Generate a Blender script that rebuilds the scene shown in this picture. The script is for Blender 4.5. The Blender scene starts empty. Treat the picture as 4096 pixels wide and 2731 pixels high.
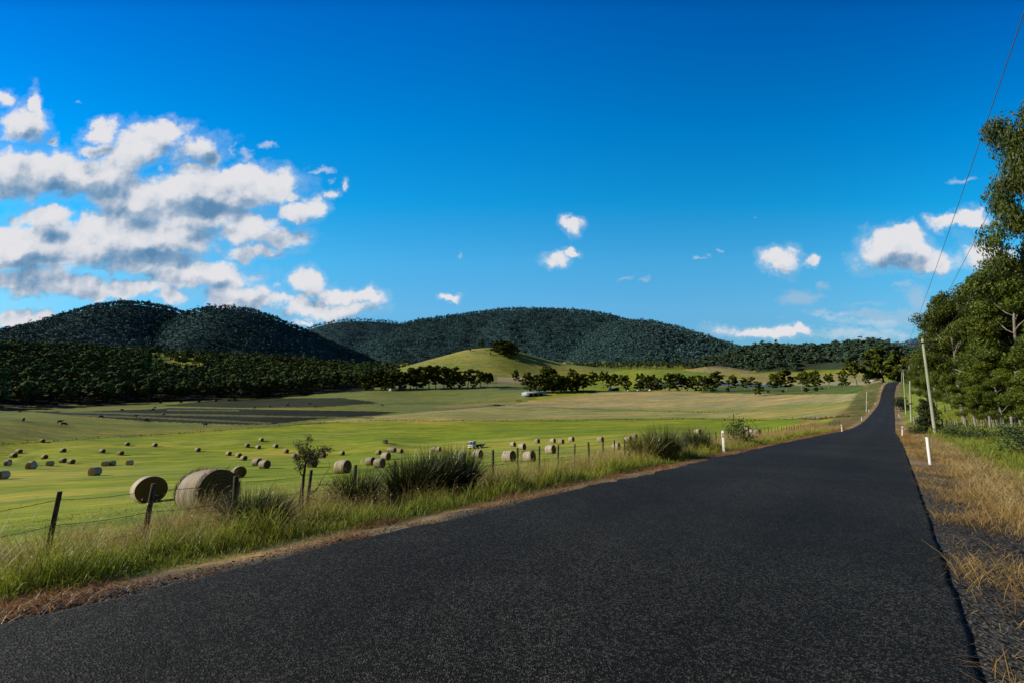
import bpy, math, random
import numpy as np
from mathutils import Vector, Matrix

random.seed(11)
RNG = np.random.RandomState(11)
scene = bpy.context.scene
COL = scene.collection
PI = math.pi

# ------------------------------------------------------------------ camera model
F = 440.0; CX = 512.0; CY = 341.0            # focal length and centre, in pixels of a 1024 x 682 frame
PITCH = math.atan(57.0 / F)
CP, SP = math.cos(PITCH), math.sin(PITCH)
EYE = 1.65                                    # eye height above the road

def ray(x, y):
    """unit-horizontal direction (dx, dy, dz per metre of ground distance) seen at a photo point"""
    a = (x - CX) / F; b = (CY - y) / F
    d = np.array([a, CP - b * SP, SP + b * CP], dtype=float)
    return d / math.hypot(d[0], d[1])

def project(X, Y, Z):
    Z = Z - EYE
    dep = np.maximum(Y * CP + Z * SP, 1e-3)
    return CX + F * X / dep, CY - F * (-Y * SP + Z * CP) / dep, dep

def sst(a, b, x):
    t = np.clip((x - a) / (b - a), 0, 1)
    return t * t * (3 - 2 * t)

# ------------------------------------------------------------------ noise
def _hash(ix, iy, seed):
    n = (ix.astype(np.int64) * 374761393 + iy.astype(np.int64) * 668265263 + seed * 1442695041) & 0x7fffffff
    n = ((n ^ (n >> 13)) * 1274126177) & 0x7fffffff
    n = (n ^ (n >> 16)) & 0xffff
    return n / 65535.0

def vnoise(x, y, seed=0):
    x = np.asarray(x, float); y = np.asarray(y, float)
    ix = np.floor(x); iy = np.floor(y)
    fx = x - ix; fy = y - iy
    fx = fx * fx * (3 - 2 * fx); fy = fy * fy * (3 - 2 * fy)
    a = _hash(ix, iy, seed); b = _hash(ix + 1, iy, seed)
    c = _hash(ix, iy + 1, seed); d = _hash(ix + 1, iy + 1, seed)
    return (a + (b - a) * fx) * (1 - fy) + (c + (d - c) * fx) * fy

def fbm(x, y, seed=0, octs=4):
    s = 0.0; amp = 0.5; tot = 0.0
    for o in range(octs):
        s = s + amp * vnoise(x, y, seed + o * 17); tot += amp
        x = x * 2.03 + 3.1; y = y * 2.03 + 1.7; amp *= 0.5
    return s / tot

# ------------------------------------------------------------------ thin plate spline
class TPS:
    def __init__(self, pts, val, lam):
        P = np.asarray(pts, float); v = np.asarray(val, float)
        n = len(P)
        d2 = ((P[:, None, :] - P[None, :, :]) ** 2).sum(2)
        K = np.where(d2 > 0, 0.5 * d2 * np.log(np.maximum(d2, 1e-12)), 0)
        A = np.zeros((n + 3, n + 3))
        A[:n, :n] = K + np.diag(np.broadcast_to(np.asarray(lam, float), n))
        A[:n, n] = 1; A[:n, n + 1:] = P
        A[n, :n] = 1; A[n + 1:, :n] = P.T
        sol = np.linalg.solve(A, np.concatenate([v, np.zeros(3)]))
        self.P, self.w, self.a = P, sol[:n], sol[n:]
    def __call__(self, x, y):
        x = np.asarray(x, float).ravel(); y = np.asarray(y, float).ravel()
        out = np.empty(len(x))
        for i in range(0, len(x), 40000):
            xs = x[i:i + 40000]; ys = y[i:i + 40000]
            d2 = (xs[:, None] - self.P[None, :, 0]) ** 2 + (ys[:, None] - self.P[None, :, 1]) ** 2
            K = 0.5 * d2 * np.log(np.maximum(d2, 1e-12))
            out[i:i + 40000] = K @ self.w + self.a[0] + self.a[1] * xs + self.a[2] * ys
        return out

# ------------------------------------------------------------------ the road line
_d = ray(894.7, 417.0)
RD = np.array([_d[0], _d[1]]); RN = np.array([RD[1], -RD[0]])     # along the road, to its right
HALF = 2.82
ST = np.array([  # station, lateral offset of the centre line, height relative to the eye
    (-80, -2.52, 0.90), (-40, -2.52, -0.37), (0, -2.52, -1.65), (25, -2.55, -2.45), (45, -2.62, -3.15), (60, -2.72, -3.72),
    (81, -2.86, -4.55), (102, -2.92, -5.08), (124, -2.93, -5.32), (151, -2.86, -5.22), (182, -2.78, -4.75),
    (229, -2.6, -3.75), (265, -2.4, -2.5), (298, -2.1, -0.35), (323, -1.7, 3.0), (346, -0.6, 7.0), (370, 0.5, 9.4),
    (394, 1.9, 10.9), (430, 5.5, 12.0), (470, 13.0, 12.0), (540, 38.0, 10.0), (660, 95.0, 8.0)])
def _hermite(xs, ys):
    m = np.gradient(ys, xs)
    def f(x):
        x = np.clip(x, xs[0], xs[-1])
        i = np.clip(np.searchsorted(xs, x) - 1, 0, len(xs) - 2)
        h = xs[i + 1] - xs[i]; t = (x - xs[i]) / h
        return ((2 * t**3 - 3 * t**2 + 1) * ys[i] + (t**3 - 2 * t**2 + t) * h * m[i]
                + (-2 * t**3 + 3 * t**2) * ys[i + 1] + (t**3 - t**2) * h * m[i + 1])
    return f
road_lat = _hermite(ST[:, 0], ST[:, 1]); road_z = _hermite(ST[:, 0], ST[:, 2])
def road_st(x, y):
    s = x * RD[0] + y * RD[1]
    lat = x * RN[0] + y * RN[1]
    sl = (road_lat(s + 1) - road_lat(s - 1)) / 2
    return s, (lat - road_lat(s)) / np.sqrt(1 + sl * sl)
def road_xy(s, t):
    lat = road_lat(s) + t
    return s * RD[0] + lat * RN[0], s * RD[1] + lat * RN[1]

# ------------------------------------------------------------------ what the photo tells about the fields
# hay bales: crop, x, base y, height (crop pixels), turn of the axis (degrees), label
CROPS = {'A': (0, 1650, 1.96), 'B': (1000, 1650, 2.297), 'C': (1900, 1650, 2.0925), 'D': (2900, 1650, 1.451)}
BALES = [
 ('A', 330, 228, 28, 35, 'lone hay bale lying closest to the dark boundary fence across the left paddock'),
 ('A', 150, 313, 33, 35, 'upper hay bale of a slanting pair near the left edge of the field'),
 ('A', 110, 346, 36, 35, 'lower hay bale of a slanting pair near the left edge of the field'),
 ('A', 58, 398, 36, 38, 'hay bale half hidden behind another bale at the far left of the field'),
 ('A', 57, 412, 33, -50, 'hay bale covering the bale behind it at the far left of the field'),
 ('A', 496, 306, 33, 35, 'hay bale lying alone above a row of four in the left of the field'),
 ('A', 352, 358, 34, 38, 'hay bale just above a bale with its brown end showing, left of the twin bales'),
 ('A', 250, 405, 34, 30, 'hay bale whose top just shows over a dark bale in the left of the field'),
 ('A', 240, 438, 54, -52, 'dark hay bale with another bale peeping over its top, brown end to the left'),
 ('A', 387, 412, 40, -55, 'dark sided hay bale with its brown end showing, next left of the twin bales'),
 ('A', 490, 387, 37, 42, 'left bale of the twin hay bales almost touching in the left half of the field'),
 ('A', 557, 397, 38, 38, 'right bale of the twin hay bales almost touching in the left half of the field'),
 ('A', 800, 311, 33, 38, 'hay bale left of the one with a clear shadow, above the dark paired bales'),
 ('A', 945, 328, 34, 35, 'hay bale with a clear thin shadow, uphill of the dark paired bales'),
 ('A', 996, 254, 29, 30, 'small far hay bale showing a brown round end, left of a slightly lower one'),
 ('A', 1213, 262, 30, 32, 'small far hay bale on green grass, above the large round bale by the fence'),
 ('A', 822, 415, 40, -55, 'front one of two dark hay bales pressed together, brown end to the left'),
 ('A', 878, 410, 40, -60, 'rear one of two dark hay bales pressed together, its end hidden'),
 ('A', 1015, 406, 40, -55, 'dark sided hay bale alone just right of the two pressed together'),
 ('A', 740, 488, 67, -56, 'dark hay bale standing alone nearer than its neighbours, spiral brown end and long shadow'),
 ('A', 12, 517, 68, -50, 'hay bale cut off by the left border of the picture'),
 ('A', 1550, 300, 32, 33, 'solitary far hay bale in the middle of the left half, long thin shadow'),
 ('A', 1937, 266, 31, 34, 'far hay bale, upper left of the loose group left of the dead shrub'),
 ('A', 1792, 332, 34, 38, 'leftmost of three hay bales in a descending line left of the dead shrub'),
 ('A', 1870, 348, 37, 38, 'middle of three hay bales in a descending line left of the dead shrub'),
 ('A', 1909, 371, 40, 38, 'lowest of three hay bales in a descending line left of the dead shrub'),
 ('A', 1160, 697, 206, 11, 'large round hay bale just behind the fence seen end on, dark spiral face'),
 ('A', 1625, 800, 330, 32, 'biggest hay bale close behind the fence, pale lit wrap and loose straw fringe'),
 ('A', 1868, 505, 92, 14, 'hay bale beyond the biggest bale, round dark end facing the road'),
 ('B', 103, 258, 34, 36, 'farthest hay bale of the group above the left of the dead shrub'),
 ('B', 76, 328, 36, 38, 'hay bale left of centre in the far group, below the farthest one'),
 ('B', 236, 318, 37, 38, 'hay bale farther right in the far group left of the dead shrub'),
 ('B', 330, 367, 40, 42, 'hay bale a little up and left of the dead shrub crown'),
 ('B', 407, 413, 45, 42, 'hay bale touching the left side of the dead shrub crown'),
 ('B', 62, 482, 70, 46, 'rear bale of two grey hay bales overlapping left of the dead shrub'),
 ('B', 130, 508, 80, 44, 'front bale of two grey hay bales overlapping left of the dead shrub'),
 ('B', 568, 497, 78, 45, 'hay bale partly hidden behind the dead shrub trunk and crown'),
 ('B', 668, 411, 48, 52, 'hay bale just right of the dead shrub crown'),
 ('B', 845, 386, 42, 50, 'hay bale with a trailing tuft of straw, between the dead shrub and the stacked group'),
 ('B', 850, 552, 124, 52, 'large grey hay bale by the fence between the dead shrub and the sedge clumps'),
 ('B', 1243, 276, 38, -50, 'lone unwrapped golden brown hay bale highest in the middle of the field'),
 ('B', 1183, 382, 45, 50, 'hay bale at the upper left of the cluster above the first sedge clump'),
 ('B', 1284, 355, 44, 58, 'left bale of a joined far pair above the cluster in mid field'),
 ('B', 1312, 358, 47, 58, 'right bale of a joined far pair above the cluster in mid field'),
 ('B', 1380, 368, 42, 48, 'hay bale just right of the joined far pair in mid field'),
 ('B', 1250, 430, 73, 52, 'hay bale in the cluster standing behind the two nearest ones'),
 ('B', 1107, 478, 77, 52, 'left rear hay bale of the near overlapping pair in the cluster'),
 ('B', 1190, 500, 88, 52, 'nearest hay bale of the cluster above the sedge, overlapping its neighbour'),
 ('B', 1692, 350, 42, 62, 'left bale of two joined hay bales left of the white truck'),
 ('B', 1733, 353, 46, 56, 'right bale of two joined hay bales left of the white truck'),
 ('B', 2095, 413, 80, 55, 'hay bale lying right below the white truck'),
 ('C', 288, 408, 98, 55, 'wrapped hay bale by the fence, left of the long pale one'),
 ('C', 455, 408, 98, 62, 'long pale hay bale by the fence with ragged straw, half hidden in dry grass'),
 ('C', 320, 280, 42, 52, 'smaller hay bale up the field behind the fence, next right of the truck'),
 ('C', 396, 306, 56, 56, 'hay bale right behind a fence post, above the long pale bale'),
 ('C', 522, 252, 40, 52, 'left hay bale of four strung out along the right of the field'),
 ('C', 652, 250, 42, 58, 'second from the left of four hay bales strung out on the right of the field'),
 ('C', 725, 257, 42, 58, 'lowest of four hay bales strung out along the right of the field'),
 ('C', 811, 238, 43, 58, 'right hay bale of four strung out along the right of the field'),
 ('C', 635, 341, 78, 58, 'hay bale close left of a fence post below the strung out four'),
 ('C', 1053, 242, 48, 60, 'hay bale alone behind a fence post, left of the leafy sedge mound'),
 ('C', 1187, 306, 60, 64, 'pale hay bale sunk in tall dry grass behind the fence'),
 ('C', 1285, 242, 52, 64, 'lower left bale of a touching pair above the sedge mound'),
 ('C', 1338, 214, 45, 64, 'upper right bale of a touching pair above the sedge mound'),
 ('C', 1868, 180, 50, 60, 'hay bale alone left of the white roadside post'),
 ('D', 127, 105, 33, 70, 'farthest back of three hay bales lined up right of the white roadside post'),
 ('D', 149, 128, 37, 68, 'middle one of three hay bales lined up right of the white roadside post'),
 ('D', 188, 137, 30, 70, 'nearest and rightmost of three hay bales lined up right of the roadside post'),
]
# tops of the fence posts along the left verge (photo points) - posts are about 1.2 m tall
FENCE_TOPS = [(53, 491), (148, 483), (237.5, 474.7), (307.7, 469.6), (354, 464.5), (396.4, 460), (434, 456), (464, 452.5),
              (493, 449.3), (518, 447), (539, 445.7), (557.4, 443.9), (573.7, 443.0), (588.7, 441.4), (602.4, 440.4),
              (614, 439.3), (624.3, 438.5), (634.5, 438.0)]
FENCE_LAT = -10.2
FENCE_H = 1.22

near_p, near_v = [], []
far_p, far_v = [], []
BALE_EST = []
for c, x, y, h, th, lab in BALES:
    ox, oy, sc = CROPS[c]
    px = (ox + x / sc) / 4; py = (oy + y / sc) / 4; hp = h / sc / 4
    k = F * 1.5 / hp                                 # depth
    d = ray(px, py); r = k / d[1]
    BALE_EST.append((px, py, hp, r))
    P = d * r
    if r < 170:
        near_p.append((P[0] / 50, P[1] / 50)); near_v.append(P[2])
    if r > 45:
        far_p.append((2.5 * math.atan2(d[0], d[1]), math.log(r))); far_v.append(d[2])
FENCE_PTS = []
for x, y in FENCE_TOPS:
    d = ray(x, y); lat = d[0] * RN[0] + d[1] * RN[1]
    r = FENCE_LAT / lat
    P = d * r
    FENCE_PTS.append((P[0], P[1]))
    near_p.append((P[0] / 50, P[1] / 50)); near_v.append(P[2] - FENCE_H)
# right side of the road, and ground behind the camera
for x, y, r in [(930.5, 463, 22.5), (1024, 600, 6.2), (1010, 520, 11), (1024, 470, 26), (960, 440, 40), (1024, 428, 62), (985, 427.5, 66), (940, 428.5, 66),
                (1150, 470, 30), (1150, 440, 60), (1024, 412, 105), (960, 412, 105), (1200, 420, 110)]:
    d = ray(x, y); near_p.append((d[0] * r / 50, d[1] * r / 50)); near_v.append(d[2] * r)
for X, Y, Z in [(-15, -8, -3.4), (-60, -5, -9.5), (-120, -5, -14), (0, -25, -1.4), (-40, -40, -6), (15, -10, -1.0), (60, -20, 1.0), (45, 5, -1.0), (-50, 20, -8.2),
                (-150, 40, -15), (0, -150, -1), (-150, -150, -12), (150, -100, 4), (130, 40, -0.5)]:
    near_p.append((X / 50, Y / 50)); near_v.append(Z)
FARC = []
for x in (-230, -80, 20):
    FARC += [(x, 425, 300), (x, 415, 450), (x, 407.5, 600), (x, 357, 1000), (x, 350, 1400)]
FARC += [(130, 421, 320), (130, 409, 450), (130, 403, 600), (130, 360, 1000), (130, 352, 1400),
 (270, 416, 300), (270, 406.5, 430), (270, 397, 590), (270, 367, 1000), (270, 358, 1500),
 (375, 413, 300), (375, 405, 400), (375, 389.5, 550), (375, 383, 720), (375, 371, 1000), (375, 364, 1500),
 (450, 419, 235), (450, 403, 400), (450, 388, 555), (450, 379, 720), (450, 371, 1000), (450, 364, 1500),
 (533, 420.5, 235), (533, 409, 320), (533, 395.5, 385), (533, 388, 520), (533, 378, 720), (533, 370, 1000), (533, 363, 1500),
 (600, 420, 240), (600, 408, 320), (600, 391.8, 420), (600, 386.5, 540), (600, 378, 730), (600, 369, 1000), (600, 362, 1500),
 (660, 419, 245), (660, 407, 325), (660, 391.0, 425), (660, 386.5, 560), (660, 376, 760), (660, 368, 1000), (660, 362, 1500),
 (740, 418, 245), (740, 407, 310), (740, 393, 410), (740, 387.5, 570), (740, 378, 760), (740, 370, 1000), (740, 364, 1500),
 (800, 418.5, 215), (800, 407, 290), (800, 393.4, 385), (800, 388.4, 560), (800, 376, 800), (800, 366, 1100), (800, 360, 1500),
 (850, 404, 280), (850, 387.2, 400), (850, 386.0, 520), (850, 374, 800), (850, 366, 1100),
 (890, 378, 520), (890, 370, 800), (890, 362, 1200),
 (925, 412, 105), (925, 404, 150), (925, 396, 230), (925, 388, 330), (925, 376, 560), (925, 365, 900), (925, 360, 1400),
 (960, 412, 105), (960, 402.5, 150), (960, 391, 240), (960, 380, 420), (960, 368, 800), (960, 360, 1400),
 (1024, 427, 62), (1024, 411, 105), (1024, 394, 200), (1024, 378, 420), (1024, 366, 800), (1024, 358, 1400),
 (1200, 420, 105), (1200, 392, 220), (1200, 376, 420), (1200, 366, 800), (1200, 355, 1400)]
for x, y, r in FARC:
    d = ray(x, y); far_p.append((2.5 * math.atan2(d[0], d[1]), math.log(r))); far_v.append(d[2])
nl = np.full(len(near_p), 0.02)
TN = TPS(near_p, near_v, nl)
TF = TPS(far_p, far_v, np.full(len(far_p), 0.004))

# ------------------------------------------------------------------ hills: silhouettes (points of the 2352-wide view)
def sil(pts, R, lift=0.0):
    out = []
    for x, y in pts:
        d = ray(x * .43537, y * .43537)
        out.append((math.atan2(d[0], d[1]), d[2] * R - lift))
    out.sort(); out = np.array(out)
    q = np.linspace(out[0, 0], out[-1, 0], 160)                 # rounded, not faceted
    f = _hermite(out[:, 0], out[:, 1])(q)
    k = np.array((1, 3, 5, 6, 5, 3, 1.)); k /= k.sum(); g = np.convolve(np.pad(f, 3, 'edge'), k, 'valid')
    return np.stack([q, g], 1)
HILLS = [  # name, silhouette, distance of the ridge, width of the near slope, of the far slope, hummock size, treed
 ('a', sil([(-500, 905), (-300, 850), (-100, 790), (0, 757), (100, 733), (150, 716), (200, 702), (250, 693), (300, 690), (350, 696), (400, 706), (440, 722), (480, 745), (560, 780), (640, 805), (760, 850), (900, 920)], 2000, 14), 2000, 950, 600, .2),
 ('b', sil([(180, 880), (260, 830), (330, 775), (390, 735), (430, 714), (470, 704), (520, 700), (570, 706), (620, 721), (660, 738), (700, 754), (740, 772), (790, 794), (860, 815), (950, 835), (1100, 880)], 1750, 14), 1750, 760, 500, .2),
 ('c', sil([(600, 800), (680, 765), (720, 748), (760, 737), (830, 732), (900, 737), (960, 750), (1050, 790), (1150, 840)], 2600, 10), 2600, 800, 500, .15),
 ('d', sil([(700, 850), (800, 800), (880, 757), (950, 735), (1020, 725), (1080, 716), (1150, 709), (1220, 706), (1300, 709), (1370, 715), (1420, 726), (1470, 742), (1560, 775), (1680, 815), (1850, 880)], 2100, 12), 2100, 950, 600, .2),
 ('e', sil([(1180, 850), (1290, 800), (1360, 762), (1420, 738), (1480, 734), (1540, 745), (1600, 762), (1650, 778), (1700, 793), (1780, 815), (1900, 850), (2000, 890)], 1750, 12), 1750, 760, 500, .2),
 ('f', sil([(1420, 880), (1500, 850), (1580, 834), (1640, 815), (1700, 801), (1770, 791), (1840, 794), (1900, 792), (1960, 784), (2020, 782), (2060, 790), (2110, 812), (2180, 835), (2260, 880)], 1050, 8), 1050, 330, 300, .15),
 ('g', sil([(1900, 850), (2000, 812), (2060, 790), (2110, 777), (2160, 772), (2230, 765), (2320, 760), (2420, 765), (2600, 800)], 3000, 10), 3000, 1200, 800, .15),
 # the grassy knoll and its lower neighbour in front of the wooded hills
 ('k', sil([(780, 900), (860, 865), (900, 850), (960, 832), (1020, 816), (1070, 803), (1120, 798), (1170, 801), (1230, 817), (1300, 834), (1370, 842), (1440, 850), (1530, 863), (1620, 890)], 900, 0), 900, 260, 260, .03),
 ('l', sil([(1280, 900), (1350, 866), (1400, 853), (1460, 846), (1540, 847), (1600, 851), (1680, 862), (1760, 872), (1850, 895)], 760, 0), 760, 170, 260, .02),
 ('m', sil([(1480, 890), (1540, 858), (1600, 843), (1650, 838), (1700, 845), (1780, 862), (1880, 890)], 880, 0), 880, 120, 200, .02)]
def hill_z(i, az, r, x, y):
    name, S, R, wf, wb, hum = HILLS[i]
    top = np.interp(az, S[:, 0], S[:, 1], left=-400, right=-400)
    Rr = R * (1 + .05 * (fbm(az * 9, az * 0 + i, 40 + i, 2) - .5))
    t = np.where(r < R, (R - r) / wf, (r - R) / wb)
    n = fbm(x / 260., y / 260., 60 + i, 4) - .5
    tc = np.clip(t, 0, 1)
    prof = 1 - (.62 * sst(0, 1, tc) + .38 * tc)
    hgt = 40 + np.maximum(top, 0)
    return -45 + (top + 45) * prof - 120 * np.maximum(t - 1, 0) + hum * n * hgt * np.clip(t * 2.2, 0, 1) * (t < 1)
def hills_z(az, r, x, y):
    best = np.full(np.shape(az), -1e3); idx = np.full(np.shape(az), -1)
    for i in range(len(HILLS)):
        h = hill_z(i, az, r, x, y)
        m = h > best
        best = np.where(m, h, best); idx = np.where(m, i, idx)
    return best, idx

def ground(x, y, full=False):
    """ground height (world z) and, if full, the index of the hill that makes it (-1 = the plain)"""
    x = np.asarray(x, float).ravel(); y = np.asarray(y, float).ravel()
    r = np.hypot(x, y); az = np.arctan2(x, y); azc = np.clip(az, -1.05, 1.05)
    w = sst(70, 150, r)
    z = np.zeros(len(x))
    m = r < 151
    if m.any(): z[m] = (1 - w[m]) * TN(x[m] / 50, y[m] / 50)
    m = r > 69
    if m.any(): z[m] += w[m] * r[m] * TF(2.5 * azc[m], np.log(np.clip(r[m], 40, 1500)))
    back = sst(1.1, 1.7, np.abs(az)) * sst(100, 220, r)
    z = z * (1 - back) + back * (-8)
    z += (fbm(x / 7, y / 7, 5, 3) - .5) * .10 * sst(8, 20, r) + (fbm(x / 45, y / 45, 9, 3) - .5) * np.clip(r / 300, 0, 1.2)
    hid = np.full(len(x), -1)
    m = (r > 480) & (np.abs(az) < 1.3)
    if m.any():
        h, i = hills_z(az[m], r[m], x[m], y[m])
        zz = z[m]
        d = h - zz
        kk = 6.0                                     # rounded foot of the slopes
        q = np.clip(.5 + .5 * d / kk, 0, 1)
        z[m] = zz * (1 - q) + h * q + kk * q * (1 - q)
        hid[m] = np.where(d > 0, i, -1)
    s, t = road_st(x, y); at = np.abs(t)
    zr = road_z(s) - .075 + .050 * sst(HALF - .11, HALF + .03, at) * (t > 0) - .05 * sst(HALF + .2, HALF + .9, at) - .06 * np.clip(at - 3.4, 0, 4)
    zr = zr - .02 * sst(0, 1, at)
    bw = np.where(t < 0, 4.6 + .05 * np.clip(s, 0, 400), 5.0 + .03 * np.clip(s, 0, 400))
    q = sst(3.3, 3.3 + bw, at)
    on = sst(-80, -60, s) * (1 - sst(560, 640, s))
    q = 1 - (1 - q) * on
    z = zr * (1 - q) + z * q
    z += (fbm(x / .9, y / .9, 21, 3) - .5) * .07 * sst(3.4, 4.6, at) * (1 - sst(30, 60, r))
    return (z + EYE, hid) if full else z + EYE
def gz(x, y): return float(ground([x], [y])[0])

def hit(px, py, r0=3.0, r1=2500.0):
    """where the sight line through a photo point meets the ground"""
    d = ray(px, py); rr = np.exp(np.linspace(math.log(r0), math.log(r1), 700))
    g = ground(d[0] * rr, d[1] * rr) - (EYE + d[2] * rr)
    i = np.argmax(g > 0)
    if g[i] <= 0: i = len(rr) - 1
    if i > 0:
        a = g[i - 1] / (g[i - 1] - g[i]) if g[i] != g[i - 1] else 0
        r = rr[i - 1] + a * (rr[i] - rr[i - 1])
    else: r = rr[0]
    return d[0] * r, d[1] * r, r
def at_range(px, py, r):
    d = ray(px, py); return d[0] * r, d[1] * r
def depth_of(x, y, z): return y * CP + (z - EYE) * SP

# ------------------------------------------------------------------ mesh helpers
def new_mesh(name, V, quads=None, tris=None, col=None, smooth=False, mats=(), extra=None):
    me = bpy.data.meshes.new(name)
    V = np.asarray(V, np.float32).reshape(-1, 3)
    me.vertices.add(len(V)); me.vertices.foreach_set('co', V.ravel())
    L = []; starts = []; tot = 0
    nq = 0 if quads is None else len(quads); nt = 0 if tris is None else len(tris)
    if nq: L.append(np.asarray(quads, np.int32).ravel()); starts.append(np.arange(nq, dtype=np.int32) * 4)
    if nt: L.append(np.asarray(tris, np.int32).ravel()); starts.append(nq * 4 + np.arange(nt, dtype=np.int32) * 3)
    li = np.concatenate(L); stt = np.concatenate(starts)
    me.loops.add(len(li)); me.loops.foreach_set('vertex_index', li)
    me.polygons.add(len(stt)); me.polygons.foreach_set('loop_start', stt)
    if smooth: me.polygons.foreach_set('use_smooth', np.ones(len(stt), bool))
    me.update(calc_edges=True)
    if col is not None:
        a = me.color_attributes.new('Col', 'FLOAT_COLOR', 'POINT')
        c = np.ones((len(V), 4), np.float32); c[:, :3] = col
        a.data.foreach_set('color', c.ravel())
    if extra:
        for k, v in extra.items():
            a = me.attributes.new(k, 'FLOAT', 'POINT'); a.data.foreach_set('value', np.asarray(v, np.float32))
    for m in mats: me.materials.append(m)
    return me
class MB:
    """collects shapes and links them as one mesh object"""
    def __init__(s): s.V = []; s.Q = []; s.T = []; s.n = 0; s.C = []
    def add(s, V, Q=None, T=None, col=None):
        V = np.asarray(V, float).reshape(-1, 3)
        if Q is not None and len(Q): s.Q.append(np.asarray(Q, int) + s.n)
        if T is not None and len(T): s.T.append(np.asarray(T, int) + s.n)
        s.V.append(V); s.n += len(V)
        s.C.append(np.broadcast_to(np.asarray((1, 1, 1) if col is None else col, float), (len(V), 3)))
    def box(s, c, d, R=None, taper=None, col=None):
        x, y, z = np.asarray(d, float) / 2
        V = np.array([(-x, -y, -z), (x, -y, -z), (x, y, -z), (-x, y, -z), (-x, -y, z), (x, -y, z), (x, y, z), (-x, y, z)])
        if taper: V[4:, 0] *= taper[0]; V[4:, 1] *= taper[1]
        if R is not None: V = V @ np.asarray(R).T
        s.add(V + np.asarray(c, float), [(3, 2, 1, 0), (4, 5, 6, 7), (0, 1, 5, 4), (1, 2, 6, 5), (2, 3, 7, 6), (3, 0, 4, 7)], col=col)
    def prism(s, poly, y0, y1, col=None):
        """closed outline in x, z pushed from y0 to y1"""
        n = len(poly); V = [(p[0], y0, p[1]) for p in poly] + [(p[0], y1, p[1]) for p in poly]
        Q = [(i, (i + 1) % n, n + (i + 1) % n, n + i) for i in range(n)]
        T = [(0, i + 1, i) for i in range(1, n - 1)] + [(n, n + i, n + i + 1) for i in range(1, n - 1)]
        s.add(V, Q, T, col=col)
    def tube(s, path, rad, seg=8, cap=True, col=None):
        V, Q, T = tube(path, rad, seg, cap); s.add(V, Q, T, col=col)
    def build(s, name, mat, parent=None, smooth=False, bevel=0):
        me = new_mesh(name, np.concatenate(s.V), np.concatenate(s.Q) if s.Q else None, np.concatenate(s.T) if s.T else None,
                      col=np.concatenate(s.C), smooth=smooth, mats=[mat])
        o = bpy.data.objects.new(name, me); COL.objects.link(o); o.parent = parent
        if bevel:
            b = o.modifiers.new('edge', 'BEVEL'); b.width = bevel; b.segments = 2; b.limit_method = 'ANGLE'
        return o
def tube(path, rad, seg=8, cap=True):
    P = np.asarray(path, float); n = len(P)
    rad = np.broadcast_to(np.asarray(rad, float), n)
    T = np.gradient(P, axis=0); T /= np.maximum(np.linalg.norm(T, axis=1, keepdims=True), 1e-9)
    up = np.array([0, 0, 1.0]) if abs(T[0, 2]) < .9 else np.array([0, 1.0, 0])
    A = np.cross(T, up); A /= np.maximum(np.linalg.norm(A, axis=1, keepdims=True), 1e-9)
    B = np.cross(A, T)
    th = np.linspace(0, 2 * PI, seg, endpoint=False)
    V = P[:, None, :] + rad[:, None, None] * (np.cos(th)[None, :, None] * A[:, None, :] + np.sin(th)[None, :, None] * B[:, None, :])
    V = V.reshape(-1, 3); Q = []
    for i in range(n - 1):
        for j in range(seg):
            k = (j + 1) % seg
            Q.append((i * seg + j, i * seg + k, (i + 1) * seg + k, (i + 1) * seg + j))
    Tt = []
    if cap:
        Tt = [(0, j + 1, j) for j in range(1, seg - 1)] + [((n - 1) * seg, (n - 1) * seg + j, (n - 1) * seg + j + 1) for j in range(1, seg - 1)]
    return V, Q, Tt
def tag(o, label=None, cat=None, group=None, kind=None):
    if label: o['label'] = label
    if cat: o['category'] = cat
    if group: o['group'] = group
    if kind: o['kind'] = kind
    return o
def empty(name, loc, rz=0):
    o = bpy.data.objects.new(name, None); COL.objects.link(o); o.location = loc; o.rotation_euler = (0, 0, rz)
    o.empty_display_size = .3
    return o
def link(name, me, parent=None, loc=(0, 0, 0)):
    o = bpy.data.objects.new(name, me); COL.objects.link(o); o.parent = parent; o.location = loc
    return o
def copy_tree(o, parent=None):
    c = o.copy(); COL.objects.link(c); c.parent = parent
    for ch in list(o.children): copy_tree(ch, c)
    return c
def inpoly(px, py, poly):
    inside = np.zeros(len(px), bool); n = len(poly)
    for i in range(n):
        x0, y0 = poly[i]; x1, y1 = poly[(i + 1) % n]
        c = ((y0 > py) != (y1 > py)) & (px < (x1 - x0) * (py - y0) / (y1 - y0 + 1e-12) + x0)
        inside ^= c
    return inside
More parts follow.
